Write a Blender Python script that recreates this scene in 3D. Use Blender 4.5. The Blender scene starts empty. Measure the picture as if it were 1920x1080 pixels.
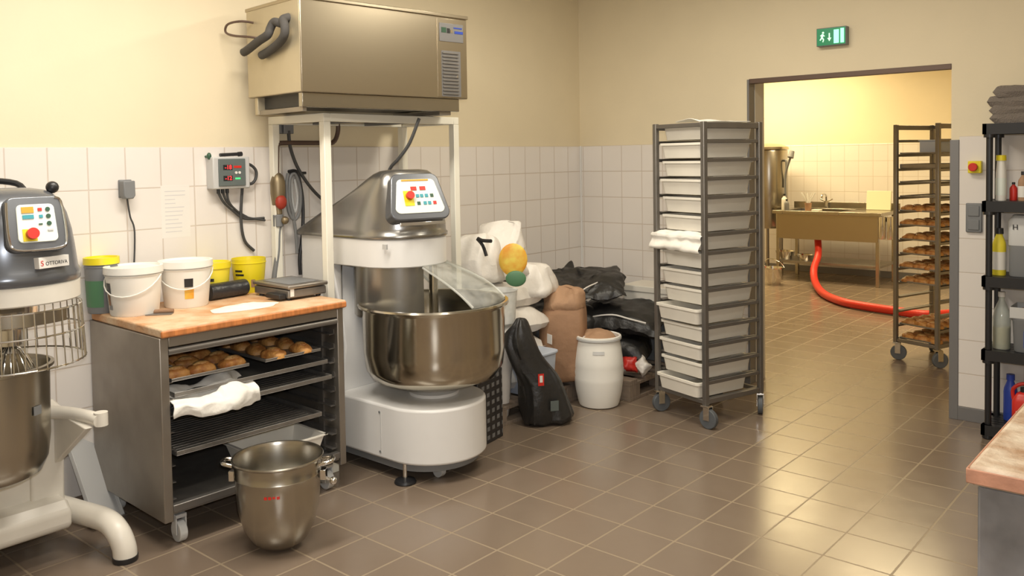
import bpy, bmesh, math, random
from mathutils import Vector, Matrix, noise
R = math.radians
PI = math.pi
COL = bpy.context.scene.collection

# ------------------------------------------------------------------ camera numbers (fitted to the photograph)
FPX, CYP = 1611.65, 361.05
PITCH, ROLL, YAW = 0.04077, -0.0166, 0.7123
CAM = Vector((4.0655, -5.5467, 1.5996))
FWD = Vector((-math.sin(YAW) * math.cos(PITCH), math.cos(YAW) * math.cos(PITCH), -math.sin(PITCH)))
_r = Vector((math.cos(YAW), math.sin(YAW), 0)); _u = _r.cross(FWD)
RIGHT = _r * math.cos(ROLL) + _u * math.sin(ROLL)
UP = -_r * math.sin(ROLL) + _u * math.cos(ROLL)


def at(u, v, val, ax=2):
    """world point seen at (u, v) on the plane where coordinate ax equals val"""
    d = FWD + RIGHT * ((u - 960) / FPX) + UP * ((CYP - v) / FPX)
    t = (val - CAM[ax]) / d[ax]
    return CAM + d * t


# ------------------------------------------------------------------ materials
def new_mat(name):
    m = bpy.data.materials.new(name); m.use_nodes = True
    nt = m.node_tree; b = nt.nodes['Principled BSDF']
    return m, nt, b


def N(nt, t, **kw):
    n = nt.nodes.new(t)
    for k, v in kw.items():
        setattr(n, k, v)
    return n


def mat(name, col, rough=0.5, metal=0.0, var=0.0, vscale=8.0, bump=0.0, bscale=40.0, rvar=0.0, col2=None,
        emit=None, estr=0.0, stretch=None, coat=0.0, spec=None):
    m, nt, b = new_mat(name); L = nt.links
    b.inputs['Base Color'].default_value = (*col, 1); b.inputs['Roughness'].default_value = rough
    b.inputs['Metallic'].default_value = metal
    if coat: b.inputs['Coat Weight'].default_value = coat
    if spec is not None: b.inputs['Specular IOR Level'].default_value = spec
    tc = N(nt, 'ShaderNodeTexCoord'); mp = N(nt, 'ShaderNodeMapping')
    L.new(tc.outputs['Object'], mp.inputs[0])
    if stretch: mp.inputs['Scale'].default_value = stretch
    if var or col2:
        nz = N(nt, 'ShaderNodeTexNoise'); nz.inputs['Scale'].default_value = vscale; nz.inputs['Detail'].default_value = 6
        L.new(mp.outputs[0], nz.inputs['Vector'])
        cr = N(nt, 'ShaderNodeValToRGB'); L.new(nz.outputs[0], cr.inputs[0])
        c2 = col2 if col2 else tuple(min(1, c * (1 + var)) for c in col)
        c1 = col if col2 else tuple(c * (1 - var) for c in col)
        cr.color_ramp.elements[0].position = .35; cr.color_ramp.elements[0].color = (*c1, 1)
        cr.color_ramp.elements[1].position = .65; cr.color_ramp.elements[1].color = (*c2, 1)
        L.new(cr.outputs[0], b.inputs['Base Color'])
    if rvar:
        n2 = N(nt, 'ShaderNodeTexNoise'); n2.inputs['Scale'].default_value = vscale * 1.7; n2.inputs['Detail'].default_value = 5
        L.new(mp.outputs[0], n2.inputs['Vector'])
        mr = N(nt, 'ShaderNodeMapRange'); L.new(n2.outputs[0], mr.inputs[0])
        mr.inputs[1].default_value = .3; mr.inputs[2].default_value = .7
        mr.inputs[3].default_value = max(0.03, rough - rvar); mr.inputs[4].default_value = rough + rvar
        L.new(mr.outputs[0], b.inputs['Roughness'])
    if bump:
        n3 = N(nt, 'ShaderNodeTexNoise'); n3.inputs['Scale'].default_value = bscale; n3.inputs['Detail'].default_value = 4
        L.new(mp.outputs[0], n3.inputs['Vector'])
        bp = N(nt, 'ShaderNodeBump'); bp.inputs['Strength'].default_value = bump; bp.inputs['Distance'].default_value = .01
        L.new(n3.outputs[0], bp.inputs['Height']); L.new(bp.outputs[0], b.inputs['Normal'])
    if emit:
        b.inputs['Emission Color'].default_value = (*emit, 1); b.inputs['Emission Strength'].default_value = estr
    return m


def tile_mat(name, ax, ay, sx, sy, ox, oy, width, tcol, gcol, rough, grough, var=.06, dirt=None, bump=.35, big=None):
    """square tiles measured in metres on world axes ax, ay"""
    m, nt, b = new_mat(name); L = nt.links
    tc = N(nt, 'ShaderNodeTexCoord'); sp = N(nt, 'ShaderNodeSeparateXYZ'); L.new(tc.outputs['Object'], sp.inputs[0])

    def M(op, a, bb=None, c=None):
        n = N(nt, 'ShaderNodeMath', operation=op)
        for i, q in enumerate((a, bb, c)):
            if q is None: continue
            if isinstance(q, (int, float)): n.inputs[i].default_value = q
            else: L.new(q, n.inputs[i])
        return n.outputs[0]
    ds, ids = [], []
    for a, s, o in ((ax, sx, ox), (ay, sy, oy)):
        q = M('DIVIDE', M('SUBTRACT', sp.outputs[a], o), s)
        f = M('FRACT', q); ids.append(M('FLOOR', q))
        ds.append(M('MULTIPLY', M('MINIMUM', f, M('SUBTRACT', 1.0, f)), s))
    d = M('MINIMUM', ds[0], ds[1])
    mask = N(nt, 'ShaderNodeMapRange', interpolation_type='SMOOTHSTEP'); L.new(d, mask.inputs[0])
    mask.inputs[1].default_value = width * .5; mask.inputs[2].default_value = width * .5 + .0022
    cmb = N(nt, 'ShaderNodeCombineXYZ'); L.new(ids[0], cmb.inputs[0]); L.new(ids[1], cmb.inputs[1])
    wn = N(nt, 'ShaderNodeTexWhiteNoise', noise_dimensions='2D'); L.new(cmb.outputs[0], wn.inputs['Vector'])
    nz = N(nt, 'ShaderNodeTexNoise'); nz.inputs['Scale'].default_value = 9; nz.inputs['Detail'].default_value = 6
    L.new(tc.outputs['Object'], nz.inputs['Vector'])
    s = M('ADD', M('MULTIPLY', wn.outputs['Value'], .55), M('MULTIPLY', nz.outputs[0], .45))
    mr = N(nt, 'ShaderNodeMapRange'); L.new(s, mr.inputs[0]); mr.inputs[3].default_value = 1 - var; mr.inputs[4].default_value = 1 + var
    hs = N(nt, 'ShaderNodeMix', data_type='RGBA', blend_type='MULTIPLY'); hs.inputs[0].default_value = 1
    hs.inputs[6].default_value = (*tcol, 1)
    cc = N(nt, 'ShaderNodeCombineXYZ')
    for i in range(3): L.new(mr.outputs[0], cc.inputs[i])
    L.new(cc.outputs[0], hs.inputs[7])
    colr = hs.outputs[2]
    if dirt:
        n4 = N(nt, 'ShaderNodeTexNoise'); n4.inputs['Scale'].default_value = 1.6; n4.inputs['Detail'].default_value = 9
        n4.inputs['Roughness'].default_value = .7
        L.new(tc.outputs['Object'], n4.inputs['Vector'])
        r4 = N(nt, 'ShaderNodeMapRange'); L.new(n4.outputs[0], r4.inputs[0])
        r4.inputs[1].default_value = .50; r4.inputs[2].default_value = .74; r4.inputs[4].default_value = dirt[3]
        mx = N(nt, 'ShaderNodeMix', data_type='RGBA'); L.new(r4.outputs[0], mx.inputs[0]); L.new(colr, mx.inputs[6])
        mx.inputs[7].default_value = (*dirt[:3], 1); colr = mx.outputs[2]
    mx = N(nt, 'ShaderNodeMix', data_type='RGBA'); L.new(mask.outputs[0], mx.inputs[0])
    mx.inputs[6].default_value = (*gcol, 1); L.new(colr, mx.inputs[7]); L.new(mx.outputs[2], b.inputs['Base Color'])
    rr = N(nt, 'ShaderNodeMapRange'); L.new(mask.outputs[0], rr.inputs[0]); rr.inputs[3].default_value = grough
    rn = N(nt, 'ShaderNodeMapRange'); L.new(nz.outputs[0], rn.inputs[0]); rn.inputs[1].default_value = .3; rn.inputs[2].default_value = .7
    rn.inputs[3].default_value = rough * .92; rn.inputs[4].default_value = rough * 1.08
    L.new(rn.outputs[0], rr.inputs[4]); L.new(rr.outputs[0], b.inputs['Roughness'])
    bp = N(nt, 'ShaderNodeBump'); bp.inputs['Strength'].default_value = bump; bp.inputs['Distance'].default_value = .003
    L.new(M('ADD', mask.outputs[0], M('MULTIPLY', nz.outputs[0], .12)), bp.inputs['Height']); L.new(bp.outputs[0], b.inputs['Normal'])
    b.inputs['Specular IOR Level'].default_value = .5 if tcol[0] > .5 else .75
    return m


def clear_mat(name, tint=(.95, .96, .95), amount=.72, rough=.12, body=(.8, .8, .76), cloudy=.35):
    """thin clear plastic: see-through, with some sheen and a milky film"""
    m, nt, b = new_mat(name); L = nt.links
    b.inputs['Base Color'].default_value = (*body, 1); b.inputs['Roughness'].default_value = rough
    tr = N(nt, 'ShaderNodeBsdfTransparent'); tr.inputs[0].default_value = (*tint, 1)
    mx = N(nt, 'ShaderNodeMixShader'); out = nt.nodes['Material Output']
    tc = N(nt, 'ShaderNodeTexCoord'); nz = N(nt, 'ShaderNodeTexNoise'); nz.inputs['Scale'].default_value = 11
    L.new(tc.outputs['Object'], nz.inputs['Vector'])
    mr = N(nt, 'ShaderNodeMapRange'); L.new(nz.outputs[0], mr.inputs[0])
    mr.inputs[1].default_value = .35; mr.inputs[2].default_value = .7
    mr.inputs[3].default_value = amount + cloudy * .3; mr.inputs[4].default_value = amount - cloudy * .5
    L.new(mr.outputs[0], mx.inputs[0]); L.new(b.outputs[0], mx.inputs[1]); L.new(tr.outputs[0], mx.inputs[2])
    L.new(mx.outputs[0], out.inputs[0])
    return m


M_ = {}
M_['paint'] = mat('cream_paint', (.78, .68, .485), .62, var=.015, vscale=3, bump=.05, bscale=60)
M_['tile_l'] = tile_mat('white_tiles_left', 1, 2, .174, .2, 0, .08, .004, (.80, .75, .70), (.62, .54, .47), .16, .6, .025)
M_['tile_f'] = tile_mat('white_tiles_far', 0, 2, .18, .2, .037, .08, .004, (.78, .73, .68), (.62, .54, .47), .16, .6, .025)
M_['floor'] = tile_mat('brown_floor_tiles', 0, 1, .26, .26, .19, .124, .0055, (.205, .155, .115), (.30, .232, .155), .24, .6, .06,
                       dirt=(.27, .22, .17, .2), bump=.15)
M_['ceil'] = mat('ceiling_paint', (.82, .80, .74), .8)
M_['white'] = mat('white_enamel', (.80, .79, .77), .32, var=.02, vscale=5)
M_['cast'] = mat('white_cast_enamel', (.74, .70, .62), .36, var=.05, vscale=6, rvar=.06)
M_['cream_steel'] = mat('cream_frame_paint', (.86, .83, .72), .35)
M_['steel'] = mat('brushed_steel', (.46, .43, .37), .27, 1.0, var=.015, vscale=4)
M_['steel_side'] = mat('dull_steel_sheet', (.34, .31, .275), .42, .85, var=.07, vscale=5, rvar=.08)
M_['steel_dark'] = mat('worn_dark_steel', (.28, .265, .25), .42, .75, var=.10, vscale=14)
M_['rail'] = mat('grey_rail_steel', (.22, .205, .19), .40, .7, var=.05)
M_['polish'] = mat('polished_steel', (.50, .46, .38), .16, 1.0, var=.02)
M_['chrome'] = mat('chrome', (.78, .77, .75), .12, 1.0)
M_['hood'] = mat('metallic_grey_hood', (.34, .33, .31), .27, .85)
M_['hood2'] = mat('grey_hood_paint', (.17, .18, .20), .26, .55)
M_['freezer'] = mat('freezer_steel', (.46, .40, .30), .30, .95)
M_['freezer_end'] = mat('freezer_end_sheet', (.55, .48, .34), .45, .5, var=.04, vscale=4)
M_['black'] = mat('black_plastic', (.018, .018, .020), .38)
M_['rubber'] = mat('grey_rubber', (.10, .11, .12), .6)
M_['foam'] = mat('dark_pipe_foam', (.07, .065, .06), .85, bump=.3)
M_['crate'] = tile_mat('perforated_crate', 1, 2, .052, .048, 0, .01, .022, (.16, .16, .16), (.016, .016, .018), .6, .4, .1)
M_['notice_ink'] = mat('faint_ink', (.62, .60, .60), .6)
M_['flour2'] = mat('worn_floury_wood', (.34, .20, .11), .6, vscale=11, col2=(.60, .50, .38), bump=.4, bscale=60)
M_['wood2'] = mat('worn_table_edge', (.42, .20, .12), .55, var=.3, vscale=9, bump=.2)
M_['redhandle'] = mat('dull_red_handle', (.38, .04, .02), .5)
M_['steel_blotch'] = mat('smeared_steel_sheet', (.20, .20, .205), .38, .7, vscale=5, col2=(.40, .40, .42), rvar=.1)
M_['cable'] = mat('dark_cable', (.05, .05, .05), .5)
M_['brownpipe'] = mat('brown_pipe', (.13, .085, .065), .45, .3)
M_['brass'] = mat('brass_fittings', (.30, .24, .15), .45, .8)
M_['red'] = mat('red_plastic', (.62, .03, .02), .35)
M_['redhose'] = mat('red_hose', (.66, .035, .02), .42, bump=.25, bscale=60)
M_['yellow'] = mat('yellow_plastic', (.80, .66, .02), .38)
M_['yellow2'] = mat('yellow_label', (.85, .72, .05), .5)
M_['bucket'] = mat('white_bucket_plastic', (.84, .82, .76), .38)
M_['traywhite'] = mat('white_tray_plastic', (.86, .82, .73), .42, var=.02)
M_['wood'] = mat('worktop_wood', (.55, .20, .06), .5, var=.2, vscale=7, stretch=(1, 9, 1), bump=.12)
M_['flour'] = mat('floury_wood', (.56, .27, .11), .65, vscale=7, col2=(.70, .52, .34), bump=.4, bscale=60)
M_['flourpile'] = mat('flour', (.86, .80, .68), .9, bump=.5, bscale=50)
M_['cloth'] = mat('white_cloth', (.85, .82, .76), .85, var=.04, vscale=10, bump=.35, bscale=30)
M_['towel'] = mat('grey_towel', (.20, .17, .145), .95, bump=.8, bscale=160)
M_['blackbag'] = mat('black_sack_film', (.022, .021, .020), .40, bump=.5, bscale=24)
M_['blacktape'] = mat('grey_black_wrap', (.03, .03, .032), .3, bump=.5, bscale=30)
M_['kraft'] = mat('kraft_paper', (.30, .17, .095), .75, var=.12, vscale=7, bump=.55, bscale=18)
M_['kraft2'] = mat('kraft_paper_light', (.40, .24, .14), .75, var=.12, vscale=9, bump=.5, bscale=22)
M_['whitesack'] = mat('white_sack_film', (.78, .74, .68), .42, var=.05, vscale=9, bump=.6, bscale=16)
M_['label'] = mat('paper_label', (.78, .75, .70), .6)
M_['panel'] = mat('control_panel_film', (.78, .83, .76), .35)
M_['orange'] = mat('orange_print', (.75, .35, .03), .5)
M_['sunyellow'] = mat('yellow_print', (.80, .62, .10), .5, col2=(.75, .33, .03), vscale=14)
M_['green'] = mat('green_print', (.08, .20, .10), .5)
M_['blue'] = mat('blue_print', (.03, .07, .42), .4)
M_['teal'] = mat('teal_display', (.05, .33, .40), .3)
M_['darkgreen'] = mat('dark_green_button', (.03, .09, .05), .4)
M_['palebluetub'] = mat('pale_blue_plastic', (.48, .53, .62), .45)
M_['pallet'] = mat('pallet_wood', (.24, .185, .14), .8, var=.2, vscale=12, stretch=(1, 8, 1))
M_['crust'] = mat('baked_crust', (.33, .115, .028), .5, col2=(.56, .28, .08), vscale=25, bump=.5, bscale=60)
M_['crumb'] = mat('pastry_filling', (.30, .10, .02), .5, col2=(.66, .45, .18), vscale=40, bump=.6, bscale=80)
M_['led'] = mat('red_led_digits', (.6, .02, .02), .3, emit=(1, .03, .03), estr=2.2)
M_['greenled'] = mat('green_led', (.05, .4, .1), .3, emit=(.05, 1, .2), estr=1.0)
M_['exitgreen'] = mat('exit_sign_green', (.01, .16, .07), .3, emit=(.0, .25, .09), estr=.35)
M_['exitlit'] = mat('exit_sign_lit', (.3, .9, .5), .3, emit=(.18, 1, .45), estr=1.5)
M_['exitpict'] = mat('exit_sign_pictogram', (.6, .9, .7), .3, emit=(.45, .85, .55), estr=.7)
M_['clear'] = clear_mat('clear_guard_plastic', amount=.84, rough=.15, cloudy=.22)
M_['clear2'] = clear_mat('clear_bottle_plastic', amount=.5, rough=.1, body=(.62, .66, .62), cloudy=.1)
M_['film'] = clear_mat('crinkled_clear_film', amount=.35, rough=.2, body=(.85, .85, .82), cloudy=.6)
M_['liquid'] = mat('yellow_liquid', (.42, .36, .10), .15)
M_['greyplastic'] = mat('grey_plastic', (.20, .205, .21), .45)
M_['lightgrey'] = mat('light_grey_plastic', (.55, .55, .54), .45)
M_['boxgreen'] = mat('grey_green_fascia', (.12, .145, .14), .4)
M_['doorframe'] = mat('grey_door_steel', (.22, .215, .215), .45, .4)
M_['jamb'] = mat('pale_jamb', (.62, .58, .50), .5)
M_['board'] = mat('cream_cutting_board', (.80, .75, .52), .5)
M_['cauliflower'] = mat('frothy_white', (.75, .74, .66), .7, bump=.8, bscale=50)


# ------------------------------------------------------------------ mesh builder
def nvec(p):
    return Vector((noise.noise(p + Vector((13.7, 2.1, 5.3))), noise.noise(p + Vector((-7.9, 31.3, 11.1))), noise.noise(p + Vector((3.3, -17.7, 23.9)))))


def crinkle(q, fr, seed):
    n1 = nvec(q * fr * 2.3 + Vector((seed, 3.3, 1.7)))
    n2 = nvec(q * fr * 4.1 + Vector((1.1, seed, 4.9)))
    return Vector([(.5 - abs(a)) * .75 + b * .3 for a, b in zip(n1, n2)])


class MB:
    def __init__(self):
        self.bm = bmesh.new()

    def box(self, x0, x1, y0, y1, z0, z1, M=None):
        bm = self.bm
        vs = [bm.verts.new((x, y, z)) for z in (z0, z1) for y in (y0, y1) for x in (x0, x1)]
        for f in ((0, 2, 3, 1), (4, 5, 7, 6), (0, 1, 5, 4), (2, 6, 7, 3), (0, 4, 6, 2), (1, 3, 7, 5)):
            bm.faces.new([vs[i] for i in f])
        if M is not None: bmesh.ops.transform(bm, matrix=M, verts=vs)
        return self

    def prism(self, poly, a0, a1, axis='z', M=None):
        """polygon in the two other axes, extruded along axis"""
        def P(p, q, a):
            return {'z': (p, q, a), 'y': (p, a, q), 'x': (a, p, q)}[axis]
        bm = self.bm
        lo = [bm.verts.new(P(p, q, a0)) for p, q in poly]; hi = [bm.verts.new(P(p, q, a1)) for p, q in poly]
        fs = [bm.faces.new(lo[::-1]), bm.faces.new(hi)]
        n = len(poly)
        for i in range(n): fs.append(bm.faces.new([lo[i], lo[(i + 1) % n], hi[(i + 1) % n], hi[i]]))
        bmesh.ops.recalc_face_normals(bm, faces=fs)
        if M is not None: bmesh.ops.transform(bm, matrix=M, verts=lo + hi)
        return self

    def rings(self, rings, cap0=True, cap1=True, closed=True):
        bm = self.bm
        vr = [[bm.verts.new(p) for p in r] for r in rings]
        n = len(vr[0]); fs = []
        for a, b in zip(vr, vr[1:]):
            for i in range(n if closed else n - 1):
                j = (i + 1) % n
                fs.append(bm.faces.new([a[i], a[j], b[j], b[i]]))
        if cap0 and closed: fs.append(bm.faces.new(vr[0][::-1]))
        if cap1 and closed: fs.append(bm.faces.new(vr[-1]))
        bmesh.ops.recalc_face_normals(bm, faces=fs)
        return self

    def lathe(self, prof, c=(0, 0, 0), seg=40, cap0=False, cap1=False, a0=0, a1=2 * PI, sx=1, sy=1):
        full = abs(a1 - a0 - 2 * PI) < 1e-6
        n = seg if full else seg + 1
        rr = []
        for r, z in prof:
            rr.append([(c[0] + sx * max(r, 1e-4) * math.cos(a0 + (a1 - a0) * i / seg),
                        c[1] + sy * max(r, 1e-4) * math.sin(a0 + (a1 - a0) * i / seg), c[2] + z) for i in range(n)])
        return self.rings(rr, cap0, cap1, full)

    def cyl(self, p0, p1, r0, r1=None, seg=16, caps=True):
        r1 = r0 if r1 is None else r1
        p0, p1 = Vector(p0), Vector(p1); d = (p1 - p0).normalized()
        a = d.orthogonal().normalized(); b = d.cross(a)
        rr = [[p + (a * math.cos(2 * PI * i / seg) + b * math.sin(2 * PI * i / seg)) * r for i in range(seg)]
              for p, r in ((p0, r0), (p1, r1))]
        return self.rings(rr, caps, caps)

    def tube(self, pts, r, seg=10, smooth=5, radii=None):
        P = [Vector(p) for p in pts]
        if smooth > 1 and len(P) > 2:
            Q = []; RR = []
            for i in range(len(P) - 1):
                p0 = P[max(i - 1, 0)]; p1 = P[i]; p2 = P[i + 1]; p3 = P[min(i + 2, len(P) - 1)]
                for k in range(smooth):
                    t = k / smooth
                    Q.append(.5 * ((2 * p1) + (-p0 + p2) * t + (2 * p0 - 5 * p1 + 4 * p2 - p3) * t * t + (-p0 + 3 * p1 - 3 * p2 + p3) * t ** 3))
                    if radii: RR.append(radii[i] * (1 - t) + radii[i + 1] * t)
            Q.append(P[-1])
            if radii: RR.append(radii[-1])
            P = Q; radii = RR if radii else None
        rr = []; a = None
        for i, p in enumerate(P):
            d = (P[min(i + 1, len(P) - 1)] - P[max(i - 1, 0)]).normalized()
            a = d.orthogonal().normalized() if a is None else (a - d * a.dot(d)).normalized()
            b = d.cross(a); q = radii[i] if radii else r
            rr.append([p + (a * math.cos(2 * PI * k / seg) + b * math.sin(2 * PI * k / seg)) * q for k in range(seg)])
        return self.rings(rr)

    def ball(self, c, r, sx=1, sy=1, sz=1, seg=16):
        prof = [(r * math.sin(PI * i / 10), -r * sz * math.cos(PI * i / 10)) for i in range(11)]
        return self.lathe(prof, c, seg, sx=sx, sy=sy)

    def loft(self, st, seg=28, n=2.6, amp=0, fr=6, seed=0, cap0=True, cap1=True):
        """stations (x, y, z, rx, ry, rot): superellipse rings with noise"""
        rr = []
        for (x, y, z, rx, ry, rot) in st:
            ring = []
            for i in range(seg):
                t = 2 * PI * i / seg; c, s = math.cos(t), math.sin(t)
                px = rx * math.copysign(abs(c) ** (2 / n), c); py = ry * math.copysign(abs(s) ** (2 / n), s)
                q = Vector((x + px * math.cos(rot) - py * math.sin(rot), y + px * math.sin(rot) + py * math.cos(rot), z))
                if amp:
                    q += nvec(q * fr + Vector((seed * 7.3, seed, 0))) * amp + crinkle(q, fr, seed) * amp
                ring.append(q)
            rr.append(ring)
        return self.rings(rr, cap0, cap1)

    def pillow(self, c, lx, ly, h, rotz=0, amp=.02, fr=5, seed=0, n=22, tilt=(0, 0), flat=.25, ex=5):
        """a filled sack lying down"""
        bm = self.bm; Rm = Matrix.Rotation(rotz, 3, 'Z') @ Matrix.Rotation(tilt[0], 3, 'X') @ Matrix.Rotation(tilt[1], 3, 'Y')
        top, bot = {}, {}
        fs = []
        for i in range(n + 1):
            for j in range(n + 1):
                a, b = 2 * i / n - 1, 2 * j / n - 1
                t = max(0, (1 - abs(a) ** ex) * (1 - abs(b) ** ex)) ** .5
                edge = i in (0, n) or j in (0, n)
                pin = 1 - .07 * (1 - abs(b) ** 2) * abs(a) - 0.0
                for k, d in ((1, top), (-1, bot)):
                    if k == -1 and edge: d[i, j] = top[i, j]; continue
                    z = h * (1 - flat) * t if k == 1 else -h * flat * t
                    q = Vector((a * lx * pin, b * ly * (1 - .05 * (1 - abs(a))), z))
                    q += (nvec(q * fr + Vector((seed * 5.1, seed, seed * .3))) + crinkle(q, fr, seed)) * amp
                    d[i, j] = bm.verts.new(Rm @ q + Vector(c))
        for d in (top, bot):
            for i in range(n):
                for j in range(n):
                    try: fs.append(bm.faces.new([d[i, j], d[i + 1, j], d[i + 1, j + 1], d[i, j + 1]]))
                    except ValueError: pass
        bmesh.ops.recalc_face_normals(bm, faces=fs)
        return self

    def sheet(self, f, nu, nv, thick=.004):
        """parametric cloth f(a, b) with real thickness"""
        bm = self.bm
        g = [[Vector(f(i / nu, j / nv)) for j in range(nv + 1)] for i in range(nu + 1)]
        up, lo = [], []
        for i in range(nu + 1):
            for j in range(nv + 1):
                du = g[min(i + 1, nu)][j] - g[max(i - 1, 0)][j]; dv = g[i][min(j + 1, nv)] - g[i][max(j - 1, 0)]
                nn = du.cross(dv); nn = nn.normalized() if nn.length > 0 else Vector((0, 0, 1))
                up.append(bm.verts.new(g[i][j] + nn * thick / 2)); lo.append(bm.verts.new(g[i][j] - nn * thick / 2))
        I = lambda i, j: i * (nv + 1) + j
        fs = []
        for i in range(nu):
            for j in range(nv):
                fs.append(bm.faces.new([up[I(i, j)], up[I(i + 1, j)], up[I(i + 1, j + 1)], up[I(i, j + 1)]]))
                fs.append(bm.faces.new([lo[I(i, j)], lo[I(i, j + 1)], lo[I(i + 1, j + 1)], lo[I(i + 1, j)]]))
        per = [(i, 0) for i in range(nu)] + [(nu, j) for j in range(nv)] + [(i, nv) for i in range(nu, 0, -1)] + [(0, j) for j in range(nv, 0, -1)]
        for a, b in zip(per, per[1:] + per[:1]):
            fs.append(bm.faces.new([up[I(*a)], up[I(*b)], lo[I(*b)], lo[I(*a)]]))
        bmesh.ops.recalc_face_normals(bm, faces=fs)
        return self

    def xf(self, Mx):
        bmesh.ops.transform(self.bm, matrix=Mx, verts=self.bm.verts[:]); return self

    def build(self, name, m, parent=None, bevel=0.0, smooth=True, sub=0, seg=2, angle=38):
        me = bpy.data.meshes.new(name)
        self.bm.to_mesh(me); self.bm.free()
        if smooth:
            me.shade_smooth(); me.set_sharp_from_angle(angle=R(angle))
        me.materials.append(M_[m] if isinstance(m, str) else m)
        o = bpy.data.objects.new(name, me); COL.objects.link(o)
        if parent is not None: o.parent = parent
        if bevel:
            b = o.modifiers.new('bevel', 'BEVEL'); b.width = bevel; b.segments = seg; b.limit_method = 'ANGLE'; b.angle_limit = R(40)
            b.harden_normals = False
        if sub:
            s = o.modifiers.new('sub', 'SUBSURF'); s.levels = sub; s.render_levels = sub
        return o


def thing(name, label, cat, loc=(0, 0, 0), rz=0, group=None):
    o = bpy.data.objects.new(name, None); COL.objects.link(o)
    o.empty_display_size = .1
    o.location = loc; o.rotation_euler = (0, 0, rz); o['label'] = label; o['category'] = cat
    if group: o['group'] = group
    return o


def tag(o, label, cat, group=None, kind=None):
    o['label'] = label; o['category'] = cat
    if group: o['group'] = group
    if kind: o['kind'] = kind
    return o


def struct(o, label=None):
    o['kind'] = 'structure'
    if label: o['label'] = label
    return o


def dup(root, loc=None, rz=None, label=None, group=None):
    r = root.copy(); COL.objects.link(r)
    if loc is not None: r.location = loc
    if rz is not None: r.rotation_euler = (0, 0, rz)
    if label: r['label'] = label
    if group: r['group'] = group
    for ch in list(root.children):
        c = ch.copy(); COL.objects.link(c); c.parent = r
        for g in list(ch.children):
            d = g.copy(); COL.objects.link(d); d.parent = c
    return r


def text(name, body, size, m, parent, Mx, depth=.0006, align='CENTER', sx=1.0):
    cu = bpy.data.curves.new(name, 'FONT'); cu.body = body; cu.size = size; cu.extrude = depth
    cu.align_x = align; cu.align_y = 'CENTER'
    o = bpy.data.objects.new(name, cu); COL.objects.link(o)
    dg = bpy.context.evaluated_depsgraph_get()
    me = bpy.data.meshes.new_from_object(o.evaluated_get(dg)); me.name = name
    bpy.data.objects.remove(o); bpy.data.curves.remove(cu)
    me.transform(Mx @ Matrix.Diagonal((sx, 1, 1, 1)))
    me.materials.clear(); me.materials.append(M_[m])
    q = bpy.data.objects.new(name, me); COL.objects.link(q); q.parent = parent
    return q


def basis(o, xa, ya):
    """matrix whose x, y axes are the given directions"""
    x = Vector(xa).normalized(); y = Vector(ya); y = (y - x * y.dot(x)).normalized(); z = x.cross(y)
    Mx = Matrix((x, y, z)).transposed().to_4x4(); Mx.translation = Vector(o)
    return Mx


# =================================================================== THE SETTING
DX0, DX1, DZ, WT = 1.44, 2.71, 2.105, .21
YN, XR, CZ = -7.4, 5.6, 3.0
Y2 = 5.75; X20, X21 = -2.6, 4.2
struct(MB().box(-.3, XR + .3, YN - .3, 0.0, -.1, 0).box(X20 - .2, X21 + .2, 0.0, Y2 + .2, -.1, 0).build('floor', 'floor', smooth=False))
struct(MB().box(-.3, XR + .3, YN - .3, WT, CZ, CZ + .1).box(X20 - .2, X21 + .2, WT, Y2 + .2, CZ, CZ + .1).build('ceiling', 'ceil', smooth=False))
struct(MB().box(-.2, 0, YN, 0, 0, CZ).build('wall_left', 'paint', smooth=False))
struct(MB().box(X20, DX0, 0, WT, 0, CZ).box(DX1, XR, 0, WT, 0, CZ).box(DX0, DX1, 0, WT, DZ, CZ).build('wall_far', 'paint', smooth=False))
struct(MB().box(XR, XR + .2, YN, WT, 0, CZ).build('wall_right', 'paint', smooth=False))
struct(MB().box(-.2, XR + .2, YN - .2, YN, 0, CZ).build('wall_near', 'paint', smooth=False))
struct(MB().box(X20, X21, Y2, Y2 + .2, 0, CZ).build('wall_scullery_far', 'paint', smooth=False))
struct(MB().box(X20 - .2, X20, WT, Y2 + .2, 0, CZ).build('wall_scullery_left', 'paint', smooth=False))
struct(MB().box(X21, X21 + .2, WT, Y2 + .2, 0, CZ).build('wall_scullery_right', 'paint', smooth=False))
TT = 1.68; BT = .009
struct(MB().box(0, BT, YN, 0, .08, TT).build('trim_1', 'tile_l', bevel=.004, smooth=False))
struct(MB().box(BT, DX0 - .012, -BT, 0, .08, TT).build('trim_2', 'tile_f', bevel=.004, smooth=False))
struct(MB().box(DX1 + .045, XR, -BT, 0, .08, TT).build('trim_3', 'tile_f', bevel=.004, smooth=False))
struct(MB().box(X20, X21, Y2 - BT, Y2, .08, 1.70).build('trim_4', 'tile_f', bevel=.004, smooth=False))
struct(MB().box(0, .012, YN, 0, 0, .08).build('baseboard_left', 'floor', bevel=.002, smooth=False))
struct(MB().box(.012, DX0, -.012, 0, 0, .08).box(DX1 + .03, XR, -.012, 0, 0, .08).build('baseboard_far', 'doorframe', bevel=.002, smooth=False))
struct(MB().box(X20, X21, Y2 - .012, Y2, 0, .08).build('baseboard_scullery', 'doorframe', bevel=.002, smooth=False))
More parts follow.
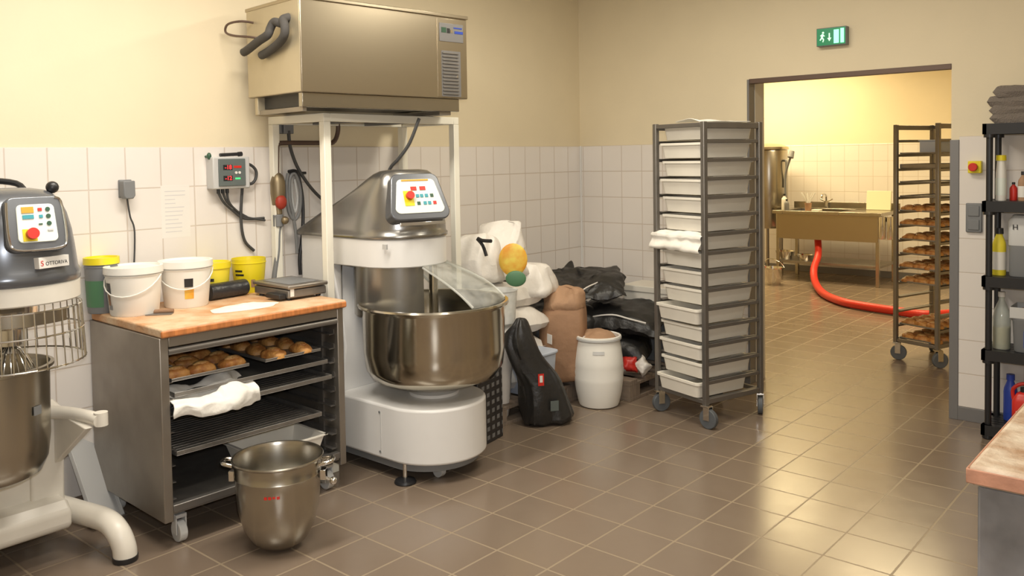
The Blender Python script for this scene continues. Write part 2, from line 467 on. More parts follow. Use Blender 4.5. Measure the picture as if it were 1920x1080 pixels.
# door opening trim
struct(MB().box(DX0 - .012, DX0 + .003, -.014, .075, 0, DZ).build('trim_5', 'doorframe', bevel=.002, smooth=False))
struct(MB().box(DX0, DX0 + .006, .075, WT + .01, 0, DZ).build('trim_6', 'jamb', bevel=.001, smooth=False))
struct(MB().box(DX1 - .004, DX1 + .045, -.014, 0, 0, TT - .02).box(DX1 - .004, DX1, 0, WT, 0, TT - .02).build('trim_7', 'doorframe', bevel=.003, smooth=False))
struct(MB().box(DX0, DX1, -.006, .05, DZ - .028, DZ + .004).build('trim_8', 'brownpipe', bevel=.002, smooth=False))
# rounded white tile corner bead in the room corner
struct(MB().box(BT, BT + .012, -BT - .012, -BT, .08, TT + .002).build('trim_9', 'white', bevel=.004, smooth=False))

# =================================================================== BAKER'S CABINET
CAB_RZ = R(-1.5)
cab = thing('pastry_cabinet', 'low open-fronted steel tray cabinet on castors with floury wooden top', 'cabinet', (.385, -3.40, 0), CAB_RZ)
# local: x -0.36..0.33, y -0.455..0.455
cx0, cx1, cy0, cy1 = -.355, .335, -.455, .455
MB().box(cx0, cx1, cy0 - .004, cy0 + .035, .12, .886).build('side_panel', 'steel_side', cab, bevel=.004)
MB().box(cx0, cx1, cy1 - .035, cy1, .12, .885).build('side_panel', 'steel_side', cab, bevel=.004)
MB().box(cx0, cx0 + .015, cy0 + .035, cy1 - .035, .14, .885).build('back_panel', 'steel_dark', cab)
MB().box(cx0, cx1 - .01, cy0 + .035, cy1 - .035, .145, .165).build('bottom_deck', 'steel_dark', cab, bevel=.003)
MB().box(cx1 - .035, cx1 - .002, cy0 + .035, cy1 - .035, .155, .185).build('front_lip', 'rail', cab, bevel=.003)
MB().box(cx0, cx1, cy0 + .035, cy1 - .035, .845, .885).build('top_frame', 'steel_side', cab, bevel=.003)
MB().cyl((cx1 - .012, cy0 + .035, .825), (cx1 - .012, cy1 - .035, .825), .015).build('front_rail', 'rail', cab)
# wooden top, does not cover the left third of the side
wt = MB().box(cx0 + .01, cx1 + .015, cy0 + .0, cy1 + .01, .887, .925).build('worktop', 'flour', cab, bevel=.008, seg=3)
MB().box(cx1 - .0, cx1 + .019, cy0 + .0, cy1 + .01, .889, .918).build('worktop_edge', 'wood', cab, bevel=.006)
LV = [.77, .70, .63, .56, .49, .42, .35, .28, .21]
for s, y in ((1, cy0 + .035), (-1, cy1 - .035)):
    for z in LV:
        MB().box(cx0 + .05, cx1 - .03, min(y, y + s * .028), max(y, y + s * .028), z - .012, z - .009).box(cx0 + .05, cx1 - .03, min(y, y + s * .003), max(y, y + s * .003), z - .012, z + .012).build('tray_slide', 'rail', cab)
    MB().box(cx1 - .16, cx1 - .12, min(y, y + s * .01), max(y, y + s * .01), .17, .84).build('slide_upright', 'rail', cab)
for x, y in ((cx1 - .07, cy0 + .09), (cx1 - .07, cy1 - .07), (cx0 + .07, cy0 + .07), (cx0 + .07, cy1 - .07)):
    c = MB().box(x - .022, x + .022, y - .024, y + .024, .105, .121).box(x - .02, x + .02, y - .024, y - .019, .035, .11).box(x - .02, x + .02, y + .019, y + .024, .035, .11).build('castor', 'lightgrey', cab, bevel=.002)
    MB().cyl((x, y - .017, .045), (x, y + .017, .045), .045, seg=28).build('wheel', 'lightgrey', c, bevel=.004)
CM = Matrix.Translation((.385, -3.40, 0)) @ Matrix.Rotation(CAB_RZ, 4, 'Z')


def sheet_tray(name, label, loc, rz, lx, ly, m='steel_dark', h=.02, group=None, ribs=False):
    t = MB().box(-lx, lx, -ly, ly, 0, .003)
    for a in ((-lx, lx, -ly, -ly + .004), (-lx, lx, ly - .004, ly), (-lx, -lx + .004, -ly, ly), (lx - .004, lx, -ly, ly)):
        t.box(*a, .003, h)
    if ribs:
        k = -lx + .05
        while k < lx - .04:
            t.box(k, k + .012, -ly + .03, ly - .03, .003, .006); k += .032
    o = t.build(name, m, None, bevel=.0015)
    o.location = loc; o.rotation_euler = (0, 0, rz)
    return tag(o, label, 'tray', group)


# pastries: one master of each kind
def pastry_mesh(seed, lx, ly, h):
    mb = MB(); rings = []
    K = 8
    for k in range(K + 1):
        t = k / K; z = h * t; s = math.sqrt(max(0.02, 1 - (t * 1.0) ** 2.6))
        ring = []
        for i in range(20):
            a = 2 * PI * i / 20; c, d = math.cos(a), math.sin(a)
            q = Vector((lx * s * math.copysign(abs(c) ** .7, c), ly * s * math.copysign(abs(d) ** .7, d), z))
            q += nvec(q * 28 + Vector((seed * 3.1, 0, 0))) * .008 * (1 if k else 0)
            ring.append(q)
        rings.append(ring)
    mb.rings(rings)
    return mb


pas = []
for k in range(3):
    r_ = thing('pastry', 'golden-brown filled pastry in the left heap on the top cabinet tray', 'pastry', group='pastries in the cabinet, left tray')
    pastry_mesh(k, .062, .042, .04).build('crust', 'crust', r_)
    MB().ball((0, 0, .034), .026, sx=1.5, sy=.9, sz=.45, seg=14).build('filling', 'crumb', r_)
    pas.append(r_)
random.seed(4)
first = [True] * 3


def put(k, loc, rz, label, group, tilt=0):
    if first[k]:
        o = pas[k]; first[k] = False; o.location = loc
    else:
        o = dup(pas[k], loc)
    o.rotation_euler = (tilt, 0, rz); o['label'] = label; o['group'] = group
    return o


for side, (ya, yb, nm) in enumerate(((-.40, -.04, 'left'), (.04, .34, 'right'))):
    zt = LV[1] if side == 0 else LV[1]
    ln = (yb - ya) / 2; xc = .02
    w = CM @ Vector((xc + .0, (ya + yb) / 2, zt - .008))
    sheet_tray('baking_tray', 'dark baking tray of pastries, %s of two on the upper cabinet slides' % nm, w, CAB_RZ, .29, ln, h=.014)
    for ix in range(4):
        for iy in range(3 if side == 0 else 2):
            p = CM @ Vector((xc + .225 - ix * .135 + random.uniform(-.01, .01), ya + ln * 2 * (iy + .5) / (3 if side == 0 else 2) + random.uniform(-.012, .012), zt - .004))
            put((ix + iy) % 3, p, CAB_RZ + PI / 2 * (side == 0) + random.uniform(-.3, .3), 'golden-brown pastry on the %s tray near the top of the steel cabinet' % nm, 'pastries on the %s cabinet tray' % nm)
# further trays down the cabinet
sheet_tray('baking_tray', 'plain dark tray just under the pastry trays in the steel cabinet', CM @ Vector((.0, -.0, LV[2] - .008)), CAB_RZ, .30, .385)
sheet_tray('baking_tray', 'dark tray carrying the white cloth in the steel cabinet', CM @ Vector((.03, .0, LV[3] - .008)), CAB_RZ, .30, .385, ribs=True)
sheet_tray('baking_tray', 'ribbed empty tray half pulled out below the white cloth', CM @ Vector((.045, -.04, LV[6] + .045 - .008)), CAB_RZ, .29, .36, ribs=True)
# white cloth hanging over the front of its tray
def cloth_f(a, b):
    y = -.415 + .40 * b
    s = a * .34
    ed = .33 - 0.05 + .03 * math.sin(b * 4)
    if s < .17: x = ed - .17 + s; z = .59 + .035 * math.sin(b * 9 + 1) * (a * 2) + .03 * math.sin(s * 30)
    else:
        t = s - .17; x = ed + min(t, .05) + .02 * math.sin(t * 14); z = .60 - (t * .42) - .02 * b
    z += .025 * (1 if b > .55 else .2) * math.exp(-((s - .15) / .08) ** 2)
    q = Vector((x, y, z)); n_ = nvec(q * 13) * .022 + crinkle(q, 9, 2) * .014
    return CM @ (q + n_ + Vector((.012, 0, .015)))
tag(MB().sheet(cloth_f, 26, 30, .006).build('cloth', 'cloth', sub=1), 'crumpled white cloth hanging over a tray in the steel cabinet', 'cloth')
# plastic tub on the bottom deck
tub = thing('plastic_tub', 'translucent white plastic tub on the bottom deck of the steel cabinet', 'tub', CM @ Vector((.18, .16, .166)), CAB_RZ)
MB().prism([(-.10, -.15), (.10, -.15), (.10, .15), (-.10, .15)], 0, .006).build('tub_floor', 'traywhite', tub)
wl = MB()
for (a, b) in (((-.10, -.15), (.10, -.15)), ((.10, -.15), (.10, .15)), ((.10, .15), (-.10, .15)), ((-.10, .15), (-.10, -.15))):
    A = Vector((*a, 0)); B = Vector((*b, 0)); A2 = A * 1.25 + Vector((0, 0, .12)); B2 = B * 1.25 + Vector((0, 0, .12))
    wl.sheet(lambda p, q, A=A, B=B, A2=A2, B2=B2: (A.lerp(B, p)).lerp(A2.lerp(B2, p), q), 4, 3, .004)
wl.build('tub_wall', 'traywhite', tub)
rim = MB()
for (x0, x1, y0, y1) in ((-.14, .14, -.2, -.185), (-.14, .14, .185, .2), (-.14, -.125, -.2, .2), (.125, .14, -.2, .2)): rim.box(x0, x1, y0, y1, .118, .124)
rim.build('tub_rim', 'traywhite', tub)

# ------------------------------------------------------------- things on the cabinet top
TZ = .925


def bucket(name, label, loc, r0, r1, h, m, rz=0, handle=True, lid=None, group=None, lab=None, open_top=False, cat='bucket'):
    t = thing(name, label, cat, loc, rz, group)
    MB().lathe([(0, .0), (r0 * .96, 0), (r0, .006), (r1, h * .86), (r1 * 1.03, h * .87), (r1 * 1.03, h * .885), (r1, h * .89), (r1 * 1.01, h), (r1 * .97, h), (r1 * .96, h * .9), (r0 * .94, .01), (0, .008)]).build('pail', m, t)
    if lid:
        MB().lathe([(0, h + .004), (r1 * .93, h + .004), (r1 * .95, h + .012), (r1 * 1.06, h + .012), (r1 * 1.07, h - .018), (r1 * 1.045, h - .018), (r1 * 1.04, h - .001), (0, h - .001)]).build('lid', lid, t)
    if handle:
        P = []
        for i in range(13):
            a = PI * i / 12
            P.append((r1 * 1.05 * math.cos(a), -r1 * 1.05 * math.sin(a) * .94, h * .86 - .42 * h * math.sin(a)))
        MB().tube(P, .003, 6, 1).build('handle', m, t)
    if lab:
        for (a0, a1, z0, z1, mm) in lab:
            MB().lathe([(r0 + (r1 - r0) * z0 / (h * .86) + .0012, z0), (r0 + (r1 - r0) * z1 / (h * .86) + .0012, z1)], a0=a0, a1=a1, seg=12).build('label_print', mm, t)
    return t


b1 = bucket('bucket', 'white plastic pail with closed lid at the left front of the cabinet top', (.248, -3.745, TZ), .103, .118, .205, 'bucket', R(40), True, 'bucket',
            lab=[(R(220), R(238), .10, .15, 'black'), (R(222), R(234), .05, .10, 'kraft'), (R(224), R(238), .03, .05, 'greyplastic')])
b2 = bucket('bucket', 'white plastic pail with hanging handle in the middle of the cabinet top', (.245, -3.495, TZ), .098, .116, .205, 'bucket', R(60), True, 'bucket',
            lab=[(R(268), R(288), .10, .14, 'black'), (R(268), R(290), .045, .095, 'sunyellow')])
bucket('bucket', 'yellow-lidded dark pail behind the left white pail', (.085, -3.815, TZ), .064, .072, .24, 'greyplastic', R(10), False, 'yellow',
       lab=[(R(180), R(330), .03, .15, 'green')])
bucket('bucket', 'small yellow pail with black lettering behind the black roll', (.115, -3.275, TZ), .066, .078, .165, 'yellow2', R(0), False, 'yellow', lab=[(R(290), R(335), .06, .075, 'black'), (R(292), R(330), .085, .10, 'black')])
bucket('bucket', 'small open yellow pail beside the upright hoses and frame post', (.105, -3.07, TZ), .072, .086, .175, 'yellow', R(0), False, None, lab=[(R(275), R(310), .09, .10, 'black'), (R(275), R(305), .11, .12, 'black'), (R(335), R(350), .03, .07, 'kraft')])
# black film roll
fr = thing('film_roll', 'roll of black film lying on the cabinet top behind the flour', 'roll', (.20, -3.255, TZ), R(96))
MB().cyl((-.11, 0, .041), (.11, 0, .041), .040, seg=28).build('film', 'blacktape', fr, bevel=.004)
MB().cyl((.1095, 0, .041), (.114, 0, .041), .018, seg=20).build('core', 'kraft2', fr)
# little dark tap-like knob seen between pail and wall
# flour heap and flour smear
def heap(a, b):
    r = a * (1 + .22 * noise.noise(Vector((math.cos(2 * PI * b) * 1.7, math.sin(2 * PI * b) * 1.7, 3))))
    q = Vector((.09 * r * math.cos(2 * PI * b), .16 * r * math.sin(2 * PI * b), 0)); h = max(0, 1 - a) ** .8 * .02 * (.8 + .6 * noise.noise(q * 25 + Vector((0, 0, 5))))
    return CM @ Vector((.145 + q.x, .045 + q.y, TZ + .0015 + h))
tag(MB().sheet(heap, 24, 30, .002).build('flour_heap', 'flourpile'), 'thin heap of spilled flour on the wooden cabinet top', 'flour', kind='stuff')
# dough scraper beside the pail
sc = thing('dough_scraper', 'small brown bench scraper lying right of the left white pail', 'scraper', (.37, -3.69, TZ), R(50))
MB().box(-.055, .055, -.03, .012, .001, .004).build('blade', 'steel_dark', sc)
MB().cyl((-.055, .018, .010), (.055, .018, .010), .0095, seg=12).build('handle', 'kraft', sc)
# counter scale
wsx, wsy = .40, -3.02
ws = thing('weighing_scale', 'flat steel bench scale on the right corner of the cabinet top', 'scale', (wsx, wsy, TZ), CAB_RZ)
MB().box(-.15, .155, -.115, .105, .012, .052).build('body', 'steel_dark', ws, bevel=.006)
MB().box(-.158, .165, -.12, .11, .056, .074).build('platter', 'steel_side', ws, bevel=.005)
MB().box(-.11, .12, -.09, .085, .0745, .0765).build('platter_inset', 'greyplastic', ws, bevel=.001)
MB().box(.156, .159, -.105, -.085, .02, .07).build('corner_badge', 'label', ws)
MB().box(.02, .14, -.155, -.118, .010, .034).build('display', 'black', ws, bevel=.004)
for x in (-.12, .12):
    for y in (-.09, .08): MB().cyl((x, y, 0), (x, y, .014), .013).build('foot', 'black', ws)

# =================================================================== SPIRAL MIXER
SX, SY = .5, -2.49
sm = thing('spiral_mixer', 'large white and steel spiral dough mixer under the white frame', 'mixer', (SX, SY, 0))


def stadium(x0, xc, r, seg=24, rr=.05):
    p = []
    for i in range(seg + 1):
        a = -PI / 2 + PI * i / seg
        p.append((xc + r * math.cos(a), r * math.sin(a)))
    for i in range(5):
        a = PI / 2 + PI / 2 * i / 4
        p.append((x0 + rr + rr * math.cos(a), r - rr + rr * math.sin(a)))
    for i in range(5):
        a = PI + PI / 2 * i / 4
        p.append((x0 + rr + rr * math.cos(a), -r + rr + rr * math.sin(a)))
    return p


MB().prism(stadium(-.42, .36, .275), .10, .375).build('base', 'white', sm, bevel=.012, seg=3)
MB().prism(stadium(-.40, .34, .25), .06, .102).build('base_pan', 'greyplastic', sm)
MB().box(.268, .2705, -.2775, -.2745, .13, .34).build('panel_seam', 'lightgrey', sm)
for z in (.135, .335): MB().cyl((.262, -.279, z), (.262, -.274, z), .006, seg=10).build('bolt', 'greyplastic', sm)
for x, y in ((.407, -.243), (.36, .22), (-.33, -.2), (-.33, .2)):
    f = MB().cyl((x, y, .02), (x, y, .10), .011, seg=12).build('foot', 'chrome', sm)
    MB().lathe([(0, 0), (.052, 0), (.055, .006), (.05, .016), (.02, .024), (0, .024)], (x, y, 0)).build('foot_pad', 'black', f)
cs = MB().box(.46, .50, -.10, -.06, .05, .10).build('castor', 'lightgrey', sm, bevel=.002)
MB().cyl((.48, -.095, .033), (.48, -.065, .033), .033, seg=20).build('wheel', 'lightgrey', cs)
# column
MB().prism([(-.42, .37), (-.08, .37), (-.05, .62), (-.08, .80), (-.20, 1.20), (-.42, 1.20)], -.235, .235, 'y').build('column', 'white', sm, bevel=.01)
MB().lathe([(0, .372), (.13, .372), (.13, .39), (.09, .40), (.09, .43), (0, .43)], (.32, .05, 0)).build('turntable_hub', 'white', sm)
# bowl
bw = (.325, .055, 0)
MB().lathe([(0, .425), (.16, .428), (.25, .445), (.325, .475), (.358, .53), (.368, .62), (.372, .83), (.378, .842), (.392, .845), (.395, .853), (.390, .862), (.375, .862), (.366, .85), (.360, .62), (.350, .54), (.317, .485), (.245, .456), (0, .44)], bw, 72).build('bowl', 'polish', sm)
# dough hook and breaker bar
hk = []
for i in range(40):
    t = i / 39; a = t * 4.6 * PI; rr_ = .12 if t > .08 else .12 * t / .08
    hk.append((.13 + rr_ * math.cos(a), -.0 + rr_ * math.sin(a), 1.0 - .52 * t))
MB().tube(hk, .016, 8, 1).build('spiral_hook', 'chrome', sm)
MB().cyl((.325, .055, .45), (.325, .055, 1.07), .028, .022, 20).build('breaker_bar', 'chrome', sm)
# head: hood from layered outlines
def hood_rings(zs):
    rr = []
    for z, x0, x1, w, e in zs:
        ring = []
        xc = (x0 + x1) / 2; L = (x1 - x0) / 2
        nose = min(w * 1.02, L)
        for i in range(48):
            t = 2 * PI * i / 48; c, s = math.cos(t), math.sin(t)
            if c >= 0: x = x1 - nose + nose * abs(c) ** (2 / e); 
            else: x = x0 + min(.08, L) - min(.08, L) * abs(c) ** .6
            y = w * math.copysign(abs(s) ** (2 / e if c >= 0 else .55), s)
            ring.append((x, y, z))
        rr.append(ring)
    return rr


hz = [(1.195, -.475, .377, .252, 2.1), (1.20, -.48, .382, .256, 2.1), (1.215, -.48, .382, .256, 2.1), (1.222, -.475, .372, .250, 2.1), (1.25, -.42, .368, .248, 2.15), (1.32, -.28, .352, .238, 2.3),
      (1.39, -.13, .325, .222, 2.5), (1.45, -.02, .295, .205, 2.7), (1.50, .055, .268, .188, 2.9), (1.525, .09, .250, .172, 3), (1.540, .12, .235, .145, 3), (1.546, .15, .21, .10, 3)]
MB().rings(hood_rings(hz)).build('hood', 'hood', sm, angle=60)
bd = [(z, -.30, .375, .25, 2.1) for z in (1.06, 1.19)]
MB().rings(hood_rings([(1.05, -.2, .367, .243, 2.1), (1.055, -.2, .372, .248, 2.1), (1.19, -.2, .372, .248, 2.1), (1.196, -.2, .367, .243, 2.1)])).build('head_band', 'white', sm)
MB().box(.287, .291, -.226, -.222, 1.15, 1.175).box(.262, .2915, -.2335, -.2295, 1.15, 1.175).build('rating_label', 'lightgrey', sm)
# steel splash shield around the rear of the hook
def arc_shell(name, c, r, a0, a1, z0, z1, m, parent, th=.004, seg=24):
    return MB().lathe([(r, z0), (r, z1), (r - th, z1), (r - th, z0), (r, z0)], c, seg, a0=a0, a1=a1).build(name, m, parent)
arc_shell('steel_shield', (.12, 0, 0), .238, R(170), R(350), .79, 1.052, 'hood', sm, seg=40)
arc_shell('rear_shield', (.05, 0, 0), .262, R(180), R(240), .80, 1.19, 'freezer', sm)
# clear guard
gr = []
for t in [i / 8 for i in range(9)]:
    c = Vector((.12, 0, 1.06)).lerp(Vector((.325, .055, .865)), t); r_ = .248 + (.372 - .248) * t + .045 * math.sin(PI * t)
    gr.append([(c.x + r_ * math.cos(R(-14) + R(150) * i / 40), c.y + r_ * math.sin(R(-14) + R(150) * i / 40), c.z) for i in range(41)])
g_ = MB().rings(gr, False, False, False).build('clear_guard', 'clear', sm)
md = g_.modifiers.new('thick', 'SOLIDIFY'); md.thickness = .004
gt = []
M_['strut'] = clear_mat('clear_strut', amount=.6, rough=.3, cloudy=.1)
c = Vector((.12, 0, 1.045)); d_ = Vector((.325, .055, .868))
for k, a in enumerate((R(-13), R(45), R(134))):
    pp = []
    for i in range(7):
        t = i / 6; q = c.lerp(d_, t); r_ = .252 + (.372 - .252) * t + .045 * math.sin(PI * t)
        pp.append((q.x + r_ * math.cos(a), q.y + r_ * math.sin(a), q.z))
    MB().tube(pp, .006, 8, 1).build('guard_strut', 'strut', sm)
# control panel: slanted, on the nose of the hood
Pm = basis((.345, -.062, 1.41), (.30, .95, .0), (-.36, .12, .93))


def slab(w0, w1, h, r, n=6):
    """rounded trapezoid, wider at the bottom (w1)"""
    pts = []
    for cx, cy, sx_, sy_, a in ((1, 1, w0, h, 0), (-1, 1, w0, h, 90), (-1, -1, w1, h, 180), (1, -1, w1, h, 270)):
        for i in range(n + 1):
            t = R(a + 90 * i / n)
            pts.append((cx * (sx_ - r) + r * math.cos(t), cy * (sy_ - r) + r * math.sin(t)))
    return pts


MB().prism(slab(.135, .165, .125, .045), -.075, .004, M=Pm).build('panel_bezel', 'hood2', sm, bevel=.006)
pn = MB().prism(slab(.108, .136, .092, .028), .0, .008, M=Pm).build('control_panel', 'panel', sm, bevel=.002)


def on(Pm, x, y, w, h, m, name, parent, z=.008, rd=False, d=.003):
    if rd: return MB().cyl(Pm @ Vector((x, y, z)), Pm @ Vector((x, y, z + d)), w, seg=20).build(name, m, parent)
    return MB().box(x - w, x + w, y - h, y + h, z, z + d, M=Pm).build(name, m, parent)


on(Pm, -.005, .085, .075, .004, 'orange', 'panel_stripe', pn)
on(Pm, -.02, .04, .016, .010, 'red', 'display', pn); on(Pm, .03, .04, .016, .010, 'red', 'display', pn)
on(Pm, -.055, -.012, .026, .040, 'yellow', 'stop_plate', pn, d=.002)
on(Pm, -.05, .0, .021, 0, 'red', 'stop_button', pn, rd=True, d=.022)
for i, (x, y, m) in enumerate(((-.005, .0, 'teal'), (.018, .0, 'teal'), (.045, .0, 'teal'), (.075, .0, 'darkgreen'), (-.005, -.04, 'darkgreen'), (.03, -.04, 'teal'), (.055, -.04, 'teal'), (.085, -.04, 'red'))):
    on(Pm, x, y, .0085, .0085, m, 'button', pn)
# strip below the panel
MB().box(-.125, .125, -.155, -.138, .0, .006, M=Pm).build('chrome_trim', 'chrome', sm, bevel=.002)

# =================================================================== WHITE FRAME AND FREEZER UNIT
fx0, fx1, fy0, fy1, fz = .03, .52, -2.88, -1.91, 1.84
T = .042
fm = thing('support_frame', 'cream-painted square-tube frame straddling the spiral mixer', 'frame', (.3, -2.42, 0))
def L_(mb): return mb.xf(Matrix.Translation((-.3, 2.42, 0)))
for x, y in ((fx0, fy0), (fx1 - T, fy0), (fx1 - T, fy1 - T), (fx0, fy1 - T)):
    L_(MB().box(x, x + T, y, y + T, 0, fz - T)).build('post', 'cream_steel', fm, bevel=.003)
for a in ((fx0, fx1, fy0, fy0 + T), (fx0, fx1, fy1 - T, fy1), (fx0, fx0 + T, fy0 + T, fy1 - T), (fx1 - T, fx1, fy0 + T, fy1 - T)):
    L_(MB().box(*a, fz - T, fz)).build('top_rail', 'cream_steel', fm, bevel=.003)
for y in (-2.62, -2.25):
    L_(MB().box(fx0 + T, fx1 - T, y, y + .03, fz - .04, fz - .002)).build('cross_bar', 'greyplastic', fm)

FR = R(-5.0)
fz0 = 1.93
fu = thing('freezer_unit', 'stainless refrigeration unit mounted on top of the cream frame', 'refrigeration unit', (.405, -2.535, fz), FR)
# local: x -.285...+.285, y -.525..+.525
ux, uy, H = .265, .525, .455
zb = fz0 - fz; zt_ = zb + H
MB().box(-ux, ux, -uy, uy, zb, zt_).build('cabinet', 'freezer', fu, bevel=.004)
MB().box(-ux + .005, ux - .005, -uy - .003, -uy, zb + .004, zt_ - .01).build('end_panel', 'freezer_end', fu, bevel=.001)
MB().box(-ux - .004, ux + .01, -uy - .006, uy + .006, zt_ - .012, zt_ + .006).build('top_cover', 'freezer', fu, bevel=.003)
# skid
MB().box(ux - .05, ux - .015, -uy + .01, uy - .05, .02, zb).build('skid_rail', 'steel', fu, bevel=.003)
MB().box(-ux + .045, -ux + .075, -uy + .01, uy - .05, .0, zb).build('skid_rail', 'freezer_end', fu, bevel=.003)
MB().box(-ux + .075, ux - .05, -uy + .05, uy - .06, .03, zb).build('underside', 'black', fu)
for a_, b_ in ((-uy + .02, -uy + .04), (uy - .18, uy - .10)): MB().box(-ux + .06, ux - .03, a_, b_, .0, .022).build('skid_foot', 'steel_side', fu)
# front service panel (face is +x)
MB().box(ux, ux + .004, uy - .215, uy - .004, zb + .006, zt_ - .02).build('service_panel', 'freezer', fu, bevel=.001)
fc = MB().box(ux + .004, ux + .007, uy - .20, uy - .03, zt_ - .145, zt_ - .045).build('badge_plate', 'doorframe', fu, bevel=.001)
fM = basis((ux + .0075, uy - .115, zt_ - .095), (0, 1, 0), (0, 0, 1))
for k, (x, y, w, h, m) in enumerate(((-.055, .012, .017, .014, 'darkgreen'), (-.022, .01, .010, .013, 'black'), (.0, .008, .008, .008, 'brass'))):
    on(fM, x, y, w, h, m, 'badge_mark', fc, z=0, d=.001)
on(fM, .045, .028, .030, .0035, 'blue', 'badge_line', fc, z=0, d=.001)
on(fM, .052, .004, .030, .007, 'blue', 'badge_line', fc, z=0, d=.001)
vg = MB().box(ux + .004, ux + .0065, uy - .188, uy - .052, zb + .01, zb + .26).build('vent_panel', 'doorframe', fu)
sl = MB()
for k in range(13):
    z = zb + .022 + k * .0185
    sl.box(ux + .0065, ux + .013, uy - .182, uy - .07, z, z + .007)
sl.build('louvres', 'steel_dark', vg)
MB().box(ux + .013, ux + .016, uy - .088, uy - .082, zb + .115, zb + .128).build('latch', 'chrome', fu)
# insulated pipes at the left end
def unit_pt(x, y, z): return (x, y, z)
e = -uy - .035
MB().tube([(.145, -uy, .42), (.145, e, .425), (.10, e - .01, .435), (.08, e - .02, .405), (.07, e - .03, .375), (-.02, e - .03, .355), (-.16, e - .02, .325), (-.20, e - .02, .318)], .021, 12, 5).build('insulated_pipe', 'foam', fu)
MB().tube([(.165, -uy, .455), (.17, e, .44), (.20, e - .01, .405), (.195, e - .01, .365), (.13, e, .335), (-.0, e + .01, .305), (-.07, e + .01, .292)], .021, 12, 5).build('insulated_pipe', 'foam', fu)
P0 = (-.10, -uy, .38)
MB().tube([P0, (-.14, -uy - .05, .39), (-.24, -uy - .09, .405), (-.30, -uy - .10, .43), (-.27, -uy - .10, .465), (-.20, -uy - .06, .475), (-.19, -uy + .02, .47)], .006, 8, 6).build('looped_cable', 'brownpipe', fu)

# =================================================================== WALL FITTINGS, LEFT WALL
wx = BT
pl = thing('power_plug', 'dark grey plug in the wall socket above the yellow-lidded pail', 'plug', (wx, -3.665, 1.47))
MB().box(0, .012, -.028, .034, -.03, .055).build('socket_plate', 'greyplastic', pl, bevel=.004)
MB().prism([(-.028, .05), (.028, .05), (.028, -.02), (.018, -.035), (-.018, -.035), (-.028, -.02)], .012, .06, 'x').build('plug_body', 'greyplastic', pl, bevel=.005)
pA = at(250, 470, wx + .03, 0)
MB().tube([(.03, 0, -.035), (.022, .015, -.12), (.02, .035, -.2), (.02, pA.y + 3.665, pA.z - 1.47 - .15)], .0042, 8, 6).build('cable', 'cable', pl)
# digital controller box
cb = thing('control_box', 'grey digital thermostat box with red readouts on the tiled wall', 'controller', (wx, -3.135, 1.545))
MB().box(0, .07, -.105, .105, -.082, .082).build('housing', 'lightgrey', cb, bevel=.006)
fc = MB().box(.07, .078, -.078, .075, -.068, .072).build('fascia', 'boxgreen', cb, bevel=.003)
cM = basis((.0782, 0, 0), (0, 1, 0), (0, 0, 1))
for y, s_ in ((.028, '-18'), (-.028, '-12')):
    d = on(cM, -.028, y, .026, .013, 'black', 'readout', fc, z=0, d=.001)
    text('digits', s_, .03, 'led', d, cM @ Matrix.Translation((-.026, y, .0015)))
on(cM, .028, .03, .022, .006, 'red', 'legend', fc, z=0, d=.001)
on(cM, .018, .0, .007, 0, 'label', 'button', fc, z=0, rd=True, d=.004); on(cM, .038, .0, .007, 0, 'label', 'button', fc, z=0, rd=True, d=.004)
on(cM, .028, -.03, .014, .004, 'greenled', 'indicator', fc, z=0, d=.001)
for y in (-.06, -.035, -.01): MB().cyl((.035, y, -.082), (.035, y, -.105), .009, seg=12).build('cable_gland', 'black', cb)
MB().tube([(.035, -.06, -.10), (.03, -.03, -.15), (.02, .03, -.2), (.015, .10, -.245), (.012, .22, -.25)], .007, 8, 6).build('cable', 'cable', cb)
MB().tube([(.035, -.035, -.10), (.03, -.01, -.15), (.02, .04, -.19), (.015, .10, -.235), (.02, .22, -.262)], .006, 8, 6).build('cable', 'cable', cb)
MB().tube([(.035, -.01, -.10), (.032, .0, -.15), (.02, .05, -.2), (.012, .12, -.24)], .006, 8, 6).build('cable', 'cable', cb)
MB().tube([(.03, .08, .042), (.03, .13, .040), (.03, .165, .01), (.03, .165, -.03), (.03, .14, -.06), (.03, .09, -.065), (.028, .08, -.11), (.02, .075, -.25), (.015, .095, -.36), (.015, .15, -.42)], .008, 8, 6).build('cable', 'cable', cb)
pen = MB().cyl((wx + .035, -3.18, 1.637), (wx + .035, -3.06, 1.642), .009, seg=10).cyl((wx + .035, -3.075, 1.6405), (wx + .035, -3.055, 1.642), .0125, seg=10)
tag(pen.build('marker_pen', 'black'), 'black marker pen lying on the grey thermostat box', 'pen')
kn = MB().cyl((wx, -3.24, 1.63), (wx + .03, -3.24, 1.63), .006, seg=10).ball((wx + .034, -3.24, 1.632), .012, sz=1.5)
tag(kn.build('wall_hook', 'darkgreen'), 'small dark wall hook above left of the thermostat box', 'hook')
# paper sheet in a clear sleeve
ps = thing('paper_notice', 'faint paper notice in a clear sleeve on the tiles above the pails', 'notice', (wx - .001, -3.41, 1.36))
MB().box(0, .0012, -.075, .075, -.13, .13).build('sheet', 'label', ps)
tl = MB()
random.seed(2)
for k in range(11):
    z = .10 - k * .02
    tl.box(.0012, .0016, -.055, -.055 + random.uniform(.05, .11), z - .002, z + .002)
tl.build('print_lines', 'notice_ink', ps)
